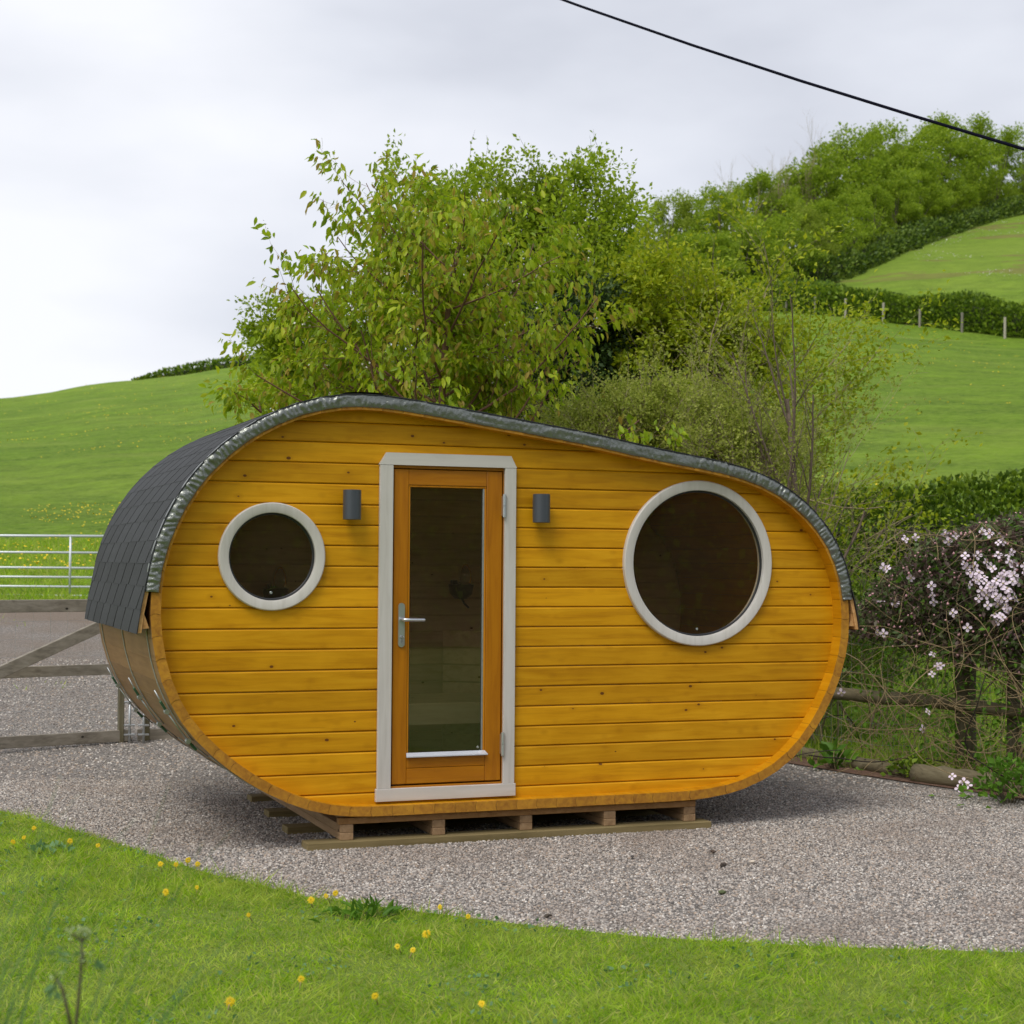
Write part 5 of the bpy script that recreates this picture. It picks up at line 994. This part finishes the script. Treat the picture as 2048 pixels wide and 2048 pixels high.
DL = [(853, 1868, 1.25, 'largest dandelion, wide open in the middle of the lawn'), (936, 1833, .8, 'small dandelion close to the gravel, right of the largest one'), (795, 1893, .8, 'dandelion on a leaning stem below left of the largest one'), (826, 1900, .8, 'dandelion turned sideways just below the largest one'),
      (460, 2003, 1.2, 'flat dandelion on a pale stem low in the left half of the lawn'), (964, 2008, 1.0, 'dandelion near the bottom edge right of the middle'), (750, 1992, .9, 'dandelion near the bottom edge left of the middle'), (602, 1958, .9, 'dandelion low between the left flat one and the middle'),
      (332, 1784, 1.15, 'dandelion alone on the lawn below the clump at the gravel edge'), (394, 1775, .8, 'small dandelion right of the lone one on the left lawn'), (321, 1728, 1.0, 'left dandelion of the clump at the gravel edge'), (352, 1729, .9, 'middle dandelion of the clump at the gravel edge'), (376, 1720, 1.1, 'upper dandelion of the clump at the gravel edge'), (395, 1728, 1.0, 'right dandelion of the clump at the gravel edge'),
      (140, 1682, 1.1, 'orange-yellow dandelion by the gravel, left part of the lawn'), (196, 1691, .9, 'yellow dandelion right of the orange-yellow one'), (68, 1656, .9, 'dandelion nearest the gravel at the far left'), (26, 1684, 1.0, 'left of two dandelions lying near the left edge of the lawn'), (48, 1675, .8, 'upper of the small dandelions near the left edge of the lawn'),
      (622, 1800, 1.1, 'dandelion left of the weeds at the lawn edge'), (652, 1792, .8, 'small dandelion beside the weeds at the lawn edge'), (671, 1786, 1.0, 'dandelion touching the weeds at the lawn edge'), (880, 1814, .9, 'dandelion on the very edge of lawn and gravel, above the largest one'), (497, 1830, .7, 'faint small dandelion in the left middle of the lawn')]
from math import tan
for i, (px, y, s_, lb) in enumerate(DL):
    zt = .052; ray_ = CAMROT @ np.array([px-1024, -(y-1024), -3316.]); t = (zt-CAM[2])/ray_[2]; p = CAM+ray_*t; rg = random.Random(i)
    bx, by = p[0]+rg.uniform(-.03, .03), p[1]+rg.uniform(-.03, .03)
    rt = root('dandelion', (float(bx), float(by), .012), lb, 'dandelion', 'dandelions in the lawn')
    MB().tube([(bx, by, .012), ((bx+p[0])/2, (by+p[1])/2, .035), (p[0], p[1], zt-.004)], .0022, 6).build('stem', Bk['vine'], rt, True)
    h_ = bpy.data.objects.new('flower_head', fms[i % 3]); C.objects.link(h_); attach(h_, rt); d = Vector((CAM[0]-p[0], CAM[1]-p[1], 2.2)).normalized(); d = (d+Vector((rg.uniform(-.5, .5), rg.uniform(-.5, .5), rg.uniform(-.2, .3)))).normalized()
    h_.matrix_basis = Matrix.Translation(Vector(p)) @ d.to_track_quat('Z', 'Y').to_matrix().to_4x4() @ Matrix.Scale(s_, 4)

# ------------------------------------------------------------------ out-of-focus plants close to the camera
dp_ = 3.1; x, y = P(170, dp_); cow = root('cow_parsley', (x, y, 0), 'blurred cow parsley stem with a cream flower head at the lower left corner', 'wild plant')
def wp(px, yy, d=dp_): a, b_ = P(px, d); return (a, b_, ZP(px, yy, d))
MB().tube([(x, y, -.02), wp(163, 2080), wp(171, 2000), wp(176, 1930), wp(177, 1868)], [.0048, .0036, .0033, .0028, .002], 8).build('stem', Bk['stem'], cow, True)
MB().tube([wp(164, 2070), wp(150, 2010), wp(140, 1970), wp(129, 1948)], [.0036, .0033, .003, .0022], 8).build('side_stem', Bk['stem'], cow, True)
rg = np.random.default_rng(6)
for c0, n_, sp_ in (((178, 1856), 34, .015), ((186, 1905), 8, .007), ((124, 1944), 10, .009)):
    c = np.array(wp(*c0)); u = rg.normal(0, 1, (n_, 3))*np.array([sp_, sp_, sp_*.4]); pos = c+u
    tubes([(np.array([c-np.array([0, 0, .02]), pos[i]]), np.array([.0012, .0008]), 1) for i in range(0, n_, 4)], 'umbel_rays', Bk['stem'], cow)
    leaves(rg, pos, rg.normal(0, 1, (n_, 3)), .008, 'umbel', Mt['umbel'], cow, asp=.9)
for c0, dr in (((158, 1905), (-1, 0, .3)), ((200, 1915), (1, 0, -.1)), ((118, 1975), (-.6, 0, -.7))):
    c = np.array(wp(*c0)); k = 9; pos = c+np.array(dr)*rg.uniform(-.5, .5, (k, 1))*.05+rg.normal(0, .006, (k, 3)); leaves(rg, pos, np.tile(np.array(dr, float), (k, 1)), .022, 'leaf_frond', Lf['blur'], cow, asp=.4)
c = np.array([*P(-70, 2.9), 0]); rt = root('tall_grass_tuft', (float(c[0]), float(c[1]), 0), 'blurred tuft of tall blue-green grass at the bottom left corner', 'grass tuft')
segs = []; V_, F_ = [], []; b0 = 0
for i in range(46):
    p = c+np.array([rg.normal(0, .04), rg.normal(0, .04), 0]); d = nv(np.array([*(RT*rg.uniform(-.25, .34)), 1.])+np.append(FW*rg.normal(0, .1), 0)); L = rg.uniform(1.0, 1.35); w_ = rg.uniform(.003, .0055); k = 9; sd_ = nv(np.cross(d, rg.normal(0, 1, 3)))
    bendv = np.append(RT*rg.uniform(.0, .25), -.10)
    for j in range(k+1):
        t = j/k; V_ += [p-sd_*w_*(1-t*.92), p+sd_*w_*(1-t*.92)]; d = nv(d+bendv*t*.9); p = p+d*L/k
        if j < k: F_.append((b0+2*j, b0+2*j+1, b0+2*j+3, b0+2*j+2))
    b0 += 2*(k+1)
tag(link('blades', np_mesh('blades', V_, F_, Lf['blur']), rt), kind='stuff')

# ------------------------------------------------------------------ loose gravel stones (instanced real stones)
rng = np.random.default_rng(12)
from mathutils.geometry import intersect_point_tri_2d
def in_poly(X, Y, poly):
    c = np.zeros(len(X), bool); n = len(poly); j = n-1
    for i in range(n):
        xi, yi, xj, yj = *poly[i], *poly[j]; cond = (yi > Y) != (yj > Y); c ^= cond & (X < (xj-xi)*(Y-yi)/(yj-yi+1e-12)+xi); j = i
    return c
gp = [(p[0], p[1]-.04) for p in LAWN[1:]]+[(10.5, -3), (6.2, -2.3)]+[(5.05, -.6), (4.75, .25), (4.5, 1.25), (4.3, 2.35), (4.0, 4.0), (3.5, 4.6), (1.0, 5.0), (.2, 7.5), P(380, 20), P(-60, 20), P(-500, 20)]
def stones(name, n, d0, d1, smin, smax, label):
    xy = sample(n, d0, d1, -120, 2200, lambda x, y: in_poly(x, y, gp)); z = np.array([T(a, b)+.05 for a, b in xy]); me = bpy.data.meshes.new(name); me.vertices.add(len(xy)); me.vertices.foreach_set('co', np.column_stack([xy, z+.001]).astype(np.float32).ravel())
    o = link(name, me); md = o.modifiers.new('scatter', 'NODES'); g = bpy.data.node_groups.new(name, 'GeometryNodeTree'); md.node_group = g
    g.interface.new_socket('Geometry', in_out='INPUT', socket_type='NodeSocketGeometry'); g.interface.new_socket('Geometry', in_out='OUTPUT', socket_type='NodeSocketGeometry')
    gi = g.nodes.new('NodeGroupInput'); go = g.nodes.new('NodeGroupOutput'); ip = g.nodes.new('GeometryNodeInstanceOnPoints'); ico = g.nodes.new('GeometryNodeMeshIcoSphere'); ico.inputs['Radius'].default_value = 1; ico.inputs['Subdivisions'].default_value = 1
    mv = g.nodes.new('GeometryNodeSetPosition'); nz = g.nodes.new('FunctionNodeRandomValue'); nz.data_type = 'FLOAT_VECTOR'; nz.inputs[0].default_value = (-.22,)*3; nz.inputs[1].default_value = (.22,)*3
    g.links.new(ico.outputs[0], mv.inputs[0]); g.links.new(nz.outputs[0], mv.inputs['Offset'])
    sm_ = g.nodes.new('GeometryNodeSetMaterial'); sm_.inputs['Material'].default_value = Mt['stone']; g.links.new(mv.outputs[0], sm_.inputs[0]); g.links.new(sm_.outputs[0], ip.inputs['Instance'])
    rs = g.nodes.new('FunctionNodeRandomValue'); rs.data_type = 'FLOAT_VECTOR'; rs.inputs[0].default_value = (smin, smin, smin*.7); rs.inputs[1].default_value = (smax, smax, smax*.8)
    rr = g.nodes.new('FunctionNodeRandomValue'); rr.data_type = 'FLOAT_VECTOR'; rr.inputs[0].default_value = (-.6, -.6, 0); rr.inputs[1].default_value = (.6, .6, 6.28); rr.inputs['Seed'].default_value = 5
    g.links.new(gi.outputs[0], ip.inputs['Points']); g.links.new(rs.outputs[0], ip.inputs['Scale']); g.links.new(rr.outputs[0], ip.inputs['Rotation']); g.links.new(ip.outputs[0], go.inputs[0])
    return tag(o, label, kind='stuff')
m, n, b, o = mat('loose_stone'); oi = N_(n, 'ShaderNodeObjectInfo'); col = ramp(n, oi.outputs['Random'], GR); ge = N_(n, 'ShaderNodeNewGeometry'); pn = tnoise(n, ge.outputs['Position'], .9, 5, .6); col = mixc(n, math_(n, 'MULTIPLY', math_(n, 'SUBTRACT', pn, .50), 2.6), col, (.25, .19, .15)); 
n.links.new(col, b.inputs['Base Color']); b.inputs['Roughness'].default_value = .8; Mt['stone'] = m
stones('gravel_stones', 185000, 6.6, 12.5, .0036, .0100, 'loose angular gravel stones on the near part of the yard')
stones('gravel_stones_far', 42000, 12.5, 19, .007, .013, 'loose gravel stones on the far part of the yard')
ax_ = []

# a few darker clods and stones lying on the gravel
for i, (px, y, sz, lb) in enumerate(((1426, 1701, .014, 'brown clod on the gravel, upper of the pair right of the cabin base'), (1446, 1727, .016, 'dark clod on the gravel, lower of the pair right of the cabin base'), (1265, 1711, .010, 'small dark stone on the gravel below the right end of the front sleeper'), (1097, 1829, .014, 'dark clod on the gravel close to the lawn edge'), (1505, 1722, .013, 'pale stone lying on the gravel right of the clods'), (1444, 1783, .015, 'mossy clump on the middle of the gravel'))):
    ray_ = CAMROT @ np.array([px-1024, -(y-1024), -3316.]); p = CAM+ray_*((.02-CAM[2])/ray_[2]); bm = bmesh.new(); bmesh.ops.create_icosphere(bm, subdivisions=2, radius=sz)
    for v in bm.verts: k_ = 1+.7*noise.noise(v.co*60+Vector((i*5, 0, 0))); v.co = Vector((v.co.x*k_*1.3, v.co.y*k_, v.co.z*k_*.6))+Vector((p[0], p[1], .016))
    me = bpy.data.meshes.new('stone'); bm.to_mesh(me); bm.free(); me.materials.append(plain('clod_surface', ((.10, .07, .05), (.07, .055, .045), (.10, .09, .085), (.08, .065, .05), (.60, .52, .42), (.10, .12, .05))[i], .95, nz=(80., .5))); tag(link('stone', me), lb, 'stone', 'loose lumps on the gravel')
